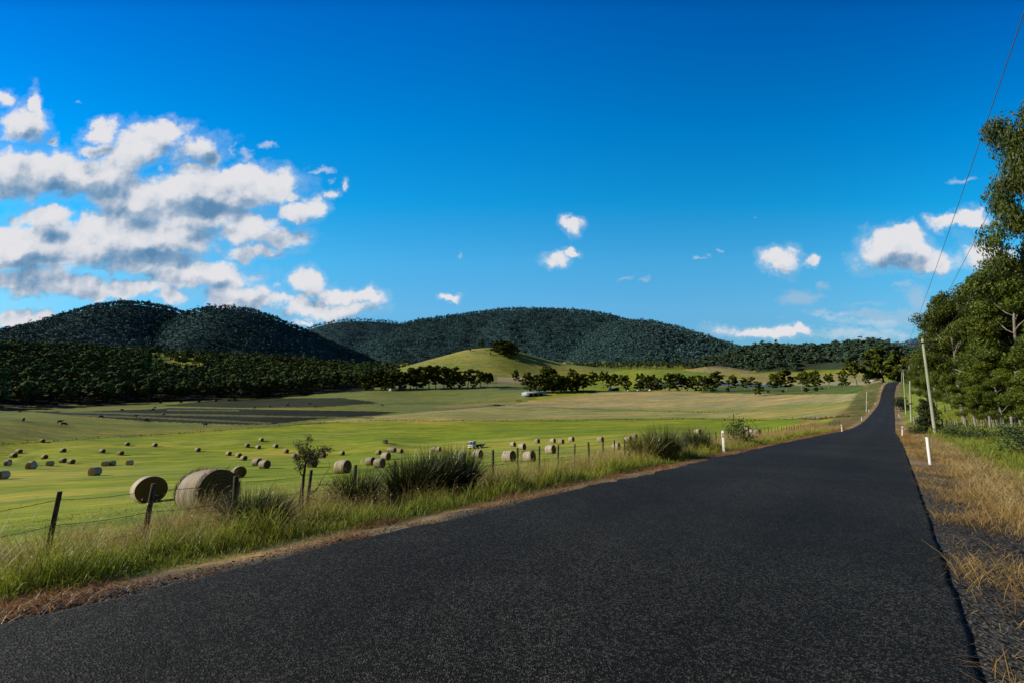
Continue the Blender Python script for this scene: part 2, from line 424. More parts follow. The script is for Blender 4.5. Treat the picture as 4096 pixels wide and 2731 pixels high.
# ------------------------------------------------------------------ materials
def mat(name):
    m = bpy.data.materials.new(name); m.use_nodes = True
    nt = m.node_tree; b = nt.nodes['Principled BSDF']
    return m, nt, b
def nd(nt, typ, **kw):
    n = nt.nodes.new(typ)
    for k, v in kw.items():
        if k.startswith('_'): n.inputs[k[1:].replace('_', ' ')].default_value = v
        else: setattr(n, k, v)
    return n
def noise_mat(name, c1, c2, scale=8, rough=.8, bump=.3, stretch=(1, 1, 1), detail=5, spec=.2, dist=.02):
    m, nt, b = mat(name)
    tc = nd(nt, 'ShaderNodeTexCoord'); mp = nd(nt, 'ShaderNodeMapping'); mp.inputs['Scale'].default_value = stretch
    nz = nd(nt, 'ShaderNodeTexNoise', _Scale=scale, _Detail=detail, _Roughness=.65)
    rp = nd(nt, 'ShaderNodeValToRGB'); rp.color_ramp.elements[0].position = .32; rp.color_ramp.elements[1].position = .68
    rp.color_ramp.elements[0].color = (*c1, 1); rp.color_ramp.elements[1].color = (*c2, 1)
    nt.links.new(tc.outputs['Object'], mp.inputs[0]); nt.links.new(mp.outputs[0], nz.inputs['Vector'])
    nt.links.new(nz.outputs[0], rp.inputs[0]); nt.links.new(rp.outputs[0], b.inputs['Base Color'])
    b.inputs['Roughness'].default_value = rough; b.inputs['Specular IOR Level'].default_value = spec
    if bump:
        bp = nd(nt, 'ShaderNodeBump', _Strength=bump, _Distance=dist)
        nt.links.new(nz.outputs[0], bp.inputs['Height']); nt.links.new(bp.outputs[0], b.inputs['Normal'])
    return m
def leaf_mat(name, rough=.6, spec=.2, trans=.25):
    """foliage: the tint of each leaf or blade comes with the mesh"""
    m, nt, b = mat(name)
    a = nd(nt, 'ShaderNodeAttribute', attribute_name='Col')
    nt.links.new(a.outputs['Color'], b.inputs['Base Color'])
    b.inputs['Roughness'].default_value = rough; b.inputs['Specular IOR Level'].default_value = spec
    if trans:
        t = nd(nt, 'ShaderNodeBsdfTranslucent'); mx = nd(nt, 'ShaderNodeMixShader', _Fac=trans)
        nt.links.new(a.outputs['Color'], t.inputs[0]); nt.links.new(b.outputs[0], mx.inputs[1]); nt.links.new(t.outputs[0], mx.inputs[2])
        nt.links.new(mx.outputs[0], nt.nodes['Material Output'].inputs[0])
    return m
def plain(name, c, rough=.5, spec=.4, metal=0, var=.12, scale=6):
    """paint, plastic or metal with slight procedural wear"""
    c = np.array(c)
    m = noise_mat(name, tuple(c * (1 - var)), tuple(np.minimum(c * (1 + var), 1)), scale, rough, .05, spec=spec)
    m.node_tree.nodes['Principled BSDF'].inputs['Metallic'].default_value = metal
    return m
M = {}
M['leaf'] = leaf_mat('foliage', .5, .35, .2)
M['farleaf'] = leaf_mat('distant_foliage', .8, .05, 0)
M['grass'] = leaf_mat('grass_blades', .5, .3, .3)
M['sedge'] = leaf_mat('sedge_blades', .32, .55, .15)
M['bark'] = noise_mat('gum_bark', (.10, .085, .07), (.34, .31, .27), 1.2, .85, .4, (3, 3, .5))
M['darkbark'] = noise_mat('dark_bark', (.02, .016, .012), (.09, .07, .055), 3, .9, .5, (4, 4, .8))
M['post'] = noise_mat('weathered_post', (.03, .025, .02), (.13, .105, .08), 5, .9, .6, (4, 4, .5))
M['palepost'] = noise_mat('grey_timber', (.14, .135, .12), (.34, .32, .28), 5, .9, .5, (4, 4, .4))
M['polewood'] = noise_mat('treated_pole', (.22, .25, .19), (.40, .42, .33), 2.5, .85, .3, (6, 6, .35))
M['wire'] = plain('rusty_wire', (.06, .05, .045), .6, .4, .6)
M['line'] = plain('power_line_metal', (.16, .17, .18), .5, .5, .5)
M['white'] = plain('white_paint', (.78, .78, .80), .45, .4, 0, .05)
M['red'] = plain('red_reflector', (.30, .015, .02), .25, .6)
M['dark'] = plain('dark_steel', (.025, .025, .028), .6, .3, 0, .3)
M['tyre'] = plain('rubber', (.012, .012, .013), .85, .2, 0, .2)
M['glass'] = plain('window_glass', (.05, .075, .08), .12, .7, 0, .3, 2)
M['truckwhite'] = plain('truck_paint', (.62, .66, .72), .35, .5, 0, .06)
M['wrap'] = None

# asphalt: dark chip seal
m, nt, b = mat('chip_seal'); M['asphalt'] = m
tc = nd(nt, 'ShaderNodeTexCoord')
v1 = nd(nt, 'ShaderNodeTexVoronoi', _Scale=80.0); n1 = nd(nt, 'ShaderNodeTexNoise', _Scale=34.0, _Detail=4.0, _Roughness=.7)
n2 = nd(nt, 'ShaderNodeTexNoise', _Scale=.22, _Detail=5.0, _Roughness=.6); n3 = nd(nt, 'ShaderNodeTexNoise', _Scale=3.0, _Detail=4.0)
for n in (v1, n1, n2, n3): nt.links.new(tc.outputs['Object'], n.inputs['Vector'])
hv = nd(nt, 'ShaderNodeSeparateColor'); nt.links.new(v1.outputs['Color'], hv.inputs[0])
rp = nd(nt, 'ShaderNodeValToRGB'); e = rp.color_ramp.elements
e[0].position = 0; e[0].color = (.0055, .0052, .0038, 1); e[1].position = .60; e[1].color = (.0195, .018, .0134, 1)
x = e.new(.86); x.color = (.09, .084, .068, 1)
nt.links.new(hv.outputs[0], rp.inputs[0])
mr = nd(nt, 'ShaderNodeMapRange'); mr.inputs['From Min'].default_value = .35; mr.inputs['From Max'].default_value = .65; mr.inputs['To Min'].default_value = .72; mr.inputs['To Max'].default_value = 1.28
nt.links.new(n2.outputs[0], mr.inputs[0])
mr3 = nd(nt, 'ShaderNodeMapRange'); mr3.inputs['From Min'].default_value = .3; mr3.inputs['From Max'].default_value = .7; mr3.inputs['To Min'].default_value = .85; mr3.inputs['To Max'].default_value = 1.15
nt.links.new(n3.outputs[0], mr3.inputs[0])
att = nd(nt, 'ShaderNodeAttribute', attribute_name='track')
ma = nd(nt, 'ShaderNodeMath', operation='MULTIPLY'); nt.links.new(mr.outputs[0], ma.inputs[0]); nt.links.new(mr3.outputs[0], ma.inputs[1])
mb = nd(nt, 'ShaderNodeMath', operation='MULTIPLY'); nt.links.new(ma.outputs[0], mb.inputs[0]); nt.links.new(att.outputs['Fac'], mb.inputs[1])
vm = nd(nt, 'ShaderNodeVectorMath', operation='SCALE'); nt.links.new(rp.outputs[0], vm.inputs[0]); nt.links.new(mb.outputs[0], vm.inputs['Scale'])
nt.links.new(vm.outputs[0], b.inputs['Base Color'])
b.inputs['Roughness'].default_value = .75; b.inputs['Specular IOR Level'].default_value = .14
bp = nd(nt, 'ShaderNodeBump', _Strength=.9, _Distance=.012)
mm = nd(nt, 'ShaderNodeMath', operation='ADD'); nt.links.new(v1.outputs['Distance'], mm.inputs[0]); nt.links.new(n1.outputs[0], mm.inputs[1])
nt.links.new(mm.outputs[0], bp.inputs['Height']); nt.links.new(bp.outputs[0], b.inputs['Normal'])

# ground: the tint of each paddock comes with the mesh, broken up by noise at several scales
m, nt, b = mat('paddock_ground'); M['ground'] = m
tc = nd(nt, 'ShaderNodeTexCoord'); at = nd(nt, 'ShaderNodeAttribute', attribute_name='Col'); ag = nd(nt, 'ShaderNodeAttribute', attribute_name='gravel')
mp = nd(nt, 'ShaderNodeMapping'); mp.inputs['Rotation'].default_value = (0, 0, .35); mp.inputs['Scale'].default_value = (.16, 1, 1)
nt.links.new(tc.outputs['Object'], mp.inputs[0])
prev = at.outputs['Color']
for sc, det, lo, hi, tint in ((.018, 4, .38, .62, (1.16, 1.05, .95)), (.11, 5, .35, .65, (1.24, 1.12, 1.0)), (.5, 6, .34, .66, (1.40, 1.26, 1.1)), (1.7, 6, .3, .7, (1.40, 1.28, 1.1)), (14, 5, .3, .7, (1.5, 1.45, 1.4))):
    nz = nd(nt, 'ShaderNodeTexNoise', _Scale=sc, _Detail=float(det), _Roughness=.62)
    nt.links.new((mp if sc < 5 else tc).outputs['Vector' if sc < 5 else 'Object'], nz.inputs['Vector'])
    mr = nd(nt, 'ShaderNodeMapRange'); mr.inputs['From Min'].default_value = lo; mr.inputs['From Max'].default_value = hi
    nt.links.new(nz.outputs[0], mr.inputs[0])
    mx = nd(nt, 'ShaderNodeMix', data_type='RGBA'); mx.inputs['A'].default_value = (2 - tint[0], 2 - tint[1], 2 - tint[2], 1)
    mx.inputs['B'].default_value = (*tint, 1); nt.links.new(mr.outputs[0], mx.inputs['Factor'])
    mu = nd(nt, 'ShaderNodeMix', data_type='RGBA', blend_type='MULTIPLY'); mu.inputs['Factor'].default_value = 1
    nt.links.new(prev, mu.inputs['A']); nt.links.new(mx.outputs['Result'], mu.inputs['B']); prev = mu.outputs['Result']
    last = nz
vo = nd(nt, 'ShaderNodeTexVoronoi', _Scale=34.0); nt.links.new(tc.outputs['Object'], vo.inputs['Vector'])
sp = nd(nt, 'ShaderNodeSeparateColor'); nt.links.new(vo.outputs['Color'], sp.inputs[0])
gr = nd(nt, 'ShaderNodeValToRGB'); e = gr.color_ramp.elements
e[0].color = (.008, .0078, .0072, 1); e[1].color = (.036, .034, .031, 1); x = e.new(.93); x.color = (.13, .125, .115, 1); e[1].position = .8
nt.links.new(sp.outputs[0], gr.inputs[0])
mg = nd(nt, 'ShaderNodeMix', data_type='RGBA'); nt.links.new(ag.outputs['Fac'], mg.inputs['Factor']); nt.links.new(prev, mg.inputs['A']); nt.links.new(gr.outputs[0], mg.inputs['B'])
nt.links.new(mg.outputs['Result'], b.inputs['Base Color'])
b.inputs['Roughness'].default_value = .95; b.inputs['Specular IOR Level'].default_value = .08
bp = nd(nt, 'ShaderNodeBump', _Strength=.6, _Distance=.05); nt.links.new(last.outputs[0], bp.inputs['Height'])
bp2 = nd(nt, 'ShaderNodeBump', _Strength=.8, _Distance=.02); nt.links.new(vo.outputs['Distance'], bp2.inputs['Height']); nt.links.new(bp.outputs[0], bp2.inputs['Normal'])
nt.links.new(bp2.outputs[0], b.inputs['Normal'])
nt.links.new(ag.outputs['Fac'], bp2.inputs['Strength'])

# hay: net-wrapped side with bands along the axis (local x), and the coiled straw face
m, nt, b = mat('net_wrapped_hay'); M['wrap'] = m
tc = nd(nt, 'ShaderNodeTexCoord'); oi = nd(nt, 'ShaderNodeObjectInfo')
mp = nd(nt, 'ShaderNodeMapping'); mp.inputs['Scale'].default_value = (7, .8, .8); nt.links.new(tc.outputs['Object'], mp.inputs[0])
ad = nd(nt, 'ShaderNodeVectorMath', operation='ADD'); nt.links.new(mp.outputs[0], ad.inputs[0]); nt.links.new(oi.outputs['Random'], ad.inputs[1])
nz = nd(nt, 'ShaderNodeTexNoise', _Scale=1.6, _Detail=5.0, _Roughness=.6); nt.links.new(ad.outputs[0], nz.inputs['Vector'])
rp = nd(nt, 'ShaderNodeValToRGB'); e = rp.color_ramp.elements
e[0].position = .3; e[0].color = (.17, .125, .085, 1); e[1].position = .68; e[1].color = (.60, .53, .44, 1)
nt.links.new(nz.outputs[0], rp.inputs[0])
nf = nd(nt, 'ShaderNodeTexNoise', _Scale=40.0, _Detail=4.0); nt.links.new(tc.outputs['Object'], nf.inputs['Vector'])
mr = nd(nt, 'ShaderNodeMapRange'); mr.inputs['To Min'].default_value = .7; mr.inputs['To Max'].default_value = 1.3; mr.inputs['From Min'].default_value = .3; mr.inputs['From Max'].default_value = .7
nt.links.new(nf.outputs[0], mr.inputs[0])
vm = nd(nt, 'ShaderNodeVectorMath', operation='SCALE'); nt.links.new(rp.outputs[0], vm.inputs[0]); nt.links.new(mr.outputs[0], vm.inputs['Scale'])
rv = nd(nt, 'ShaderNodeMath', operation='MULTIPLY_ADD'); nt.links.new(oi.outputs['Random'], rv.inputs[0]); rv.inputs[1].default_value = .42; rv.inputs[2].default_value = .78
v2 = nd(nt, 'ShaderNodeVectorMath', operation='SCALE'); nt.links.new(vm.outputs[0], v2.inputs[0]); nt.links.new(rv.outputs[0], v2.inputs['Scale'])
nt.links.new(v2.outputs[0], b.inputs['Base Color']); b.inputs['Roughness'].default_value = .8; b.inputs['Specular IOR Level'].default_value = .2
bp = nd(nt, 'ShaderNodeBump', _Strength=.6, _Distance=.03); nt.links.new(nz.outputs[0], bp.inputs['Height']); nt.links.new(bp.outputs[0], b.inputs['Normal'])
m, nt, b = mat('coiled_straw'); M['straw'] = m
tc = nd(nt, 'ShaderNodeTexCoord')
wv = nd(nt, 'ShaderNodeTexWave', wave_type='RINGS', rings_direction='X', _Scale=2.9, _Distortion=5.0, _Detail=4.0); wv.inputs['Detail Scale'].default_value = 2.5
nt.links.new(tc.outputs['Object'], wv.inputs['Vector'])
nf = nd(nt, 'ShaderNodeTexNoise', _Scale=26.0, _Detail=5.0, _Roughness=.7); nt.links.new(tc.outputs['Object'], nf.inputs['Vector'])
wm = nd(nt, 'ShaderNodeMath', operation='MULTIPLY_ADD'); nt.links.new(wv.outputs['Fac'], wm.inputs[0]); wm.inputs[1].default_value = .45; wm.inputs[2].default_value = .4
mx = nd(nt, 'ShaderNodeMath', operation='MULTIPLY'); nt.links.new(wm.outputs[0], mx.inputs[0]); nt.links.new(nf.outputs[0], mx.inputs[1])
rp = nd(nt, 'ShaderNodeValToRGB'); e = rp.color_ramp.elements
e[0].position = .0; e[0].color = (.045, .026, .011, 1); e[1].position = .6; e[1].color = (.20, .125, .055, 1)
nt.links.new(mx.outputs[0], rp.inputs[0]); nt.links.new(rp.outputs[0], b.inputs['Base Color']); b.inputs['Roughness'].default_value = .95; b.inputs['Specular IOR Level'].default_value = .1
bp = nd(nt, 'ShaderNodeBump', _Strength=.35, _Distance=.03); nt.links.new(mx.outputs[0], bp.inputs['Height']); nt.links.new(bp.outputs[0], b.inputs['Normal'])

# ------------------------------------------------------------------ camera, sun, sky
cam = bpy.data.cameras.new('camera'); co = bpy.data.objects.new('camera', cam); COL.objects.link(co)
cam.sensor_width = 36; cam.lens = F / 1024 * 36; cam.clip_start = .1; cam.clip_end = 12000
co.location = (0, 0, EYE); co.rotation_euler = (PI / 2 + PITCH, 0, 0)
scene.camera = co
SUN_AZ, SUN_EL = math.radians(-92), math.radians(24)
sdir = Vector((math.sin(SUN_AZ) * math.cos(SUN_EL), math.cos(SUN_AZ) * math.cos(SUN_EL), math.sin(SUN_EL)))
sl = bpy.data.lights.new('sun', 'SUN'); so = bpy.data.objects.new('sun', sl); COL.objects.link(so)
sl.energy = 5.0; sl.angle = math.radians(.53); sl.color = (1.0, .88, .70)
so.rotation_euler = sdir.to_track_quat('Z', 'Y').to_euler(); so.location = (-60, 0, 60)
scene.view_settings.view_transform = 'Standard'; scene.view_settings.look = 'None'; scene.view_settings.exposure = 0; scene.view_settings.gamma = 1

SKYGAIN = 2.36
w = bpy.data.worlds.new('World'); scene.world = w; w.use_nodes = True
nt = w.node_tree; L = nt.links.new
bg = nt.nodes['Background']; bg.inputs['Strength'].default_value = .1
sky = nd(nt, 'ShaderNodeTexSky', sky_type='NISHITA', sun_disc=False, sun_elevation=SUN_EL, sun_rotation=SUN_AZ, altitude=300.0, air_density=1.0, dust_density=.25, ozone_density=2.6)
tc = nd(nt, 'ShaderNodeTexCoord'); sx = nd(nt, 'ShaderNodeSeparateXYZ'); L(tc.outputs['Generated'], sx.inputs[0])
def math_(op, a, b=None, c=None, clamp=False):
    n = nd(nt, 'ShaderNodeMath', operation=op, use_clamp=clamp)
    for i, v in enumerate((a, b, c)):
        if v is None: continue
        if hasattr(v, 'is_linked') or hasattr(v, 'links'): L(v, n.inputs[i])
        else: n.inputs[i].default_value = v
    return n.outputs[0]
def mrange(v, a, b, c=0., d=1., smooth=True):
    n = nd(nt, 'ShaderNodeMapRange', interpolation_type='SMOOTHSTEP' if smooth else 'LINEAR'); n.clamp = True
    for i, q in enumerate((a, b, c, d)): n.inputs[i + 1].default_value = q
    L(v, n.inputs[0]); return n.outputs[0]
ysafe = math_('MAXIMUM', sx.outputs['Y'], .02)
U = math_('DIVIDE', sx.outputs['X'], ysafe); V_ = math_('DIVIDE', sx.outputs['Z'], ysafe)
uv = nd(nt, 'ShaderNodeCombineXYZ'); L(U, uv.inputs[0]); L(V_, uv.inputs[1])
def vadd(v, off, op='ADD'):
    n = nd(nt, 'ShaderNodeVectorMath', operation=op); L(v, n.inputs[0])
    if isinstance(off, tuple): n.inputs[1].default_value = off
    else: L(off, n.inputs[1])
    return n.outputs[0]
def noise(v, scale, detail, rough=.55, out=0):
    n = nd(nt, 'ShaderNodeTexNoise', _Scale=scale, _Detail=float(detail), _Roughness=rough); L(v, n.inputs['Vector'])
    return n.outputs[out]
# cumulus: (x, y, half width, half height, strength) in the coordinates of two views of the photo
CL = [(150, 270, 130, 115, 1), (195, 140, 42, 80, .9), (30, 150, 70, 45, .8), (575, 330, 85, 52, .85), (555, 432, 80, 60, 1), (320, 372, 30, 34, .8), (490, 165, 45, 28, .5),
 (330, 600, 440, 150, 1.15), (20, 590, 240, 150, 1.1), (280, 830, 170, 75, .95), (620, 590, 150, 110, 1), (850, 430, 250, 105, 1.05), (950, 345, 150, 75, 1), (730, 490, 130, 85, 1),
 (1180, 430, 150, 75, .75), (1060, 490, 140, 80, .6), (1250, 500, 60, 45, .7), (960, 555, 45, 35, .6), (1440, 470, 80, 48, .65), (1590, 420, 65, 25, .5), (1350, 445, 25, 28, .6), (1140, 570, 90, 50, .7),
 (1200, 680, 470, 120, 1.15), (850, 770, 270, 150, 1.15), (1450, 610, 280, 90, 1.1), (1620, 650, 130, 80, .9), (1100, 800, 400, 110, 1.1),
 (1450, 890, 220, 110, 1.05), (600, 960, 440, 140, 1.2), (900, 950, 400, 130, 1.2), (130, 1040, 400, 140, 1.15), (540, 870, 110, 90, 1), (1480, 1020, 190, 50, .9), (1620, 940, 150, 60, .8),
 (180, 1220, 460, 100, 1.05), (860, 1090, 340, 85, 1.0), (1150, 1180, 370, 90, 1.0), (680, 1265, 380, 55, .9), (1010, 1310, 120, 55, .9), (1400, 1280, 240, 80, .95), (1620, 1320, 140, 45, .8),
 (1810, 1210, 90, 75, .9), (1800, 1375, 170, 65, .95), (1990, 1300, 140, 65, .95), (2170, 1300, 110, 65, .95), (1990, 1380, 230, 50, .95), (1660, 1220, 60, 40, .5),
 (1790, 770, 130, 70, .85), (1740, 680, 45, 26, .7), (1940, 695, 50, 28, .7), (2030, 640, 24, 34, .7), (1880, 555, 90, 24, .5), (1920, 620, 40, 30, .5), (160, 1430, 220, 48, .85), (1780, 1455, 80, 24, .8), (1820, 945, 40, 20, .4)]
CR = [(580, 88, 48, 30, .8), (512, 228, 52, 34, .86), (577, 195, 30, 16, .74), (145, 215, 14, 24, .5), (88, 381, 38, 20, .85), (775, 299, 52, 14, .6), (858, 312, 22, 17, .55), (1080, 237, 28, 18, .5), (1150, 197, 20, 16, .45),
 (1398, 236, 70, 45, .92), (1521, 236, 28, 20, .75), (1840, 200, 140, 82, 1.15), (1970, 245, 130, 50, .95), (1875, 110, 48, 18, .7), (2090, 240, 110, 45, .6), (2195, 215, 95, 60, 1.0), (2070, 90, 85, 24, .8), (2170, 70, 55, 32, .9),
 (1930, 375, 90, 55, .62), (1880, 335, 50, 24, .6), (1480, 370, 130, 55, .55), (1580, 325, 42, 34, .6), (1720, 400, 150, 22, .42), (1650, 440, 330, 24, .45), (1300, 525, 160, 22, .7), (1400, 518, 70, 22, .75), (1470, 520, 48, 18, .75),
 (1800, 470, 320, 45, .5), (1700, 510, 380, 35, .55), (1900, 430, 170, 26, .5), (1300, 60, 8, 4, .3)]
blobs = []
def addblob(dx, dy, rx, ry, wgt):                 # 2352-wide view to slope coordinates
    p = dx * .43537; q = dy * .43537
    d = ray(p, q); u, v = d[0] / d[1], d[2] / d[1]
    e = ray(p + rx * .43537, q); f = ray(p, q - ry * .43537)
    blobs.append((u, v, e[0] / e[1] - u, f[2] / f[1] - v, wgt))
for x, y, rx, ry, wg in CL: addblob(x / 2.56, 172 + y / 2.56, rx / 2.56, ry / 2.56, wg)
for x, y, rx, ry, wg in CR: addblob(976 + x * .585, 459 + y * .585, rx * .585, ry * .585, wg)
addblob(2216, 421, 52, 13, .5)
warp = noise(uv.outputs[0], 8.0, 6, .65, 1)
wsub = vadd(warp, (.5, .5, .5), 'SUBTRACT')
wsc = nd(nt, 'ShaderNodeVectorMath', operation='SCALE'); L(wsub, wsc.inputs[0]); wsc.inputs['Scale'].default_value = .11
uvw = vadd(uv.outputs[0], wsc.outputs[0])
def field(vec, bl):
    acc = None
    for u, v, ru, rv, wg in bl:
        n = nd(nt, 'ShaderNodeVectorMath', operation='MULTIPLY_ADD'); L(vec, n.inputs[0])
        n.inputs[1].default_value = (1 / ru, 1 / rv, 0); n.inputs[2].default_value = (-u / ru, -v / rv, 0)
        l = nd(nt, 'ShaderNodeVectorMath', operation='LENGTH'); L(n.outputs[0], l.inputs[0])
        a = math_('MULTIPLY_ADD', l.outputs['Value'], -wg, wg)
        acc = a if acc is None else math_('SMOOTH_MAX', acc, a, .10)
    return acc
def puff(vec):
    a = noise(vec, 9.0, 8, .55); b_ = noise(vec, 30.0, 5, .55)
    return math_('MULTIPLY_ADD', b_, .42, a)
solid = [b_ for b_ in blobs if b_[4] >= .7]; veil = [b_ for b_ in blobs if b_[4] < .7]
body = field(uvw, solid)
p0 = puff(uv.outputs[0])
dens = math_('MULTIPLY_ADD', p0, 3.0, math_('MULTIPLY_ADD', body, 1.7, -1.84))
alpha1 = mrange(dens, -.12, .85)
st_ = vadd(uv.outputs[0], (1, 2.6, 1), 'MULTIPLY')
dveil = math_('MULTIPLY_ADD', noise(st_, 11.0, 8, .6), 1.9, math_('MULTIPLY_ADD', field(uvw, veil), 1.6, -1.05))
alpha2 = math_('MULTIPLY', mrange(dveil, 0, .75), .46)
halo = math_('MULTIPLY', mrange(dens, -.65, .35), .20)
alpha = math_('MAXIMUM', math_('MAXIMUM', alpha1, halo), alpha2)
# light: sunward (upper left) flanks bright, bellies and lee sides grey blue
big = [b_ for b_ in solid if b_[2] > .03]
body1 = field(uvw, big); body2 = field(vadd(uvw, (-.010, .045, 0)), big)
q0 = noise(uv.outputs[0], 11.0, 4, .5); q1 = noise(vadd(uv.outputs[0], (-.012, .020, 0)), 11.0, 4, .5)
grad = math_('SUBTRACT', body1, body2)
gradn = math_('SUBTRACT', q0, q1)
litv = math_('MULTIPLY_ADD', gradn, 2.3, math_('MULTIPLY', grad, .80))
thick = mrange(dens, .5, 2.0)
litv = math_('SUBTRACT', litv, math_('MULTIPLY', thick, .36))
bellies = []
_keep = blobs; blobs = bellies
for x_, y_, rx, ry in ((330, 650, 400, 95), (1130, 775, 400, 85), (1640, 925, 170, 60), (900, 1085, 340, 75), (220, 1225, 480, 100), (130, 1100, 300, 40), (1250, 1215, 260, 40), (1080, 470, 200, 60), (1500, 1310, 200, 40), (2010, 1345, 220, 28), (160, 340, 110, 40), (700, 800, 160, 60)):
    addblob(x_ / 2.56, 172 + y_ / 2.56, rx / 2.56, ry / 2.56, 1)
for x_, y_, rx, ry in ((1890, 240, 150, 40), (1410, 258, 60, 22), (2170, 240, 80, 30), (590, 105, 30, 14)):
    addblob(976 + x_ * .585, 459 + y_ * .585, rx * .585, ry * .585, 1)
blobs = _keep
litv = math_('SUBTRACT', litv, math_('MULTIPLY', mrange(field(uvw, bellies), -.25, .9), .46))
lit = mrange(litv, -1.0, .34, 0, 1, False)
cr = nd(nt, 'ShaderNodeValToRGB'); e = cr.color_ramp.elements
e[0].position = 0; e[0].color = (.11, .25, .43, 1); e[1].position = 1; e[1].color = (.77, .77, .80, 1)
x = e.new(.25); x.color = (.20, .34, .51, 1); x = e.new(.48); x.color = (.40, .49, .61, 1); x = e.new(.72); x.color = (.66, .69, .75, 1)
litf = math_('MAXIMUM', lit, math_('MULTIPLY', math_('SUBTRACT', 1, alpha1), .55))
L(litf, cr.inputs[0])
csc = nd(nt, 'ShaderNodeVectorMath', operation='SCALE'); L(cr.outputs[0], csc.inputs[0]); csc.inputs['Scale'].default_value = 10.0
# clear sky: the Nishita sky with the deep polarised blue of the photo
tint = nd(nt, 'ShaderNodeMix', data_type='RGBA', blend_type='MULTIPLY'); tint.inputs['Factor'].default_value = 1
L(sky.outputs[0], tint.inputs['A'])
tr = nd(nt, 'ShaderNodeValToRGB'); e = tr.color_ramp.elements
hz = math_('SQRT', math_('SUBTRACT', 1.0, math_('MULTIPLY', sx.outputs['Z'], sx.outputs['Z'])))
ye = math_('MAXIMUM', sx.outputs['Y'], math_('MULTIPLY', hz, .6))
el = math_('DIVIDE', sx.outputs['Z'], math_('SQRT', math_('ADD', math_('MULTIPLY', ye, ye), math_('MULTIPLY', sx.outputs['Z'], sx.outputs['Z']))))
L(mrange(el, 0., .75, 0, 1, False), tr.inputs[0])
e[0].position = 0; e[0].color = (.31, .42, .44, 1); e[1].position = 1; e[1].color = (.0, .20, .45, 1)
for q, c_ in ((.10, (.28, .45, .53)), (.18, (.26, .50, .60)), (.27, (.30, .64, .73)), (.40, (.22, .77, .87)), (.56, (.03, .76, .98)), (.73, (.0, .66, 1.03)), (.93, (.0, .46, .95))):
    x = e.new(q); x.color = (*c_, 1)
tsc = nd(nt, 'ShaderNodeVectorMath', operation='SCALE'); L(tr.outputs[0], tsc.inputs[0]); side = math_('MULTIPLY_ADD', mrange(sx.outputs['X'], .0, .75), -.30, 1.0); L(math_('MULTIPLY', math_('MULTIPLY', side, math_('MULTIPLY_ADD', mrange(sx.outputs['X'], 0, -.75), -.22, 1.0)), SKYGAIN), tsc.inputs['Scale'])
L(tsc.outputs[0], tint.inputs['B'])
mixc = nd(nt, 'ShaderNodeMix', data_type='RGBA'); L(alpha, mixc.inputs['Factor']); L(tint.outputs['Result'], mixc.inputs['A']); L(csc.outputs[0], mixc.inputs['B'])
front = nd(nt, 'ShaderNodeMix', data_type='RGBA'); L(mrange(sx.outputs['Y'], .05, .2), front.inputs['Factor'])
L(tint.outputs['Result'], front.inputs['A']); L(mixc.outputs['Result'], front.inputs['B'])
backc = nd(nt, 'ShaderNodeMix', data_type='RGBA'); L(mrange(sx.outputs['Y'], -.35, .12), backc.inputs['Factor'])
backc.inputs['A'].default_value = (.26, .29, .33, 1)                 # the sky behind the viewer: dimmed and greyed to cut the blue fill light
L(front.outputs['Result'], backc.inputs['B']); L(backc.outputs['Result'], bg.inputs['Color'])
w.cycles.sampling_method = 'MANUAL'; w.cycles.sample_map_resolution = 512

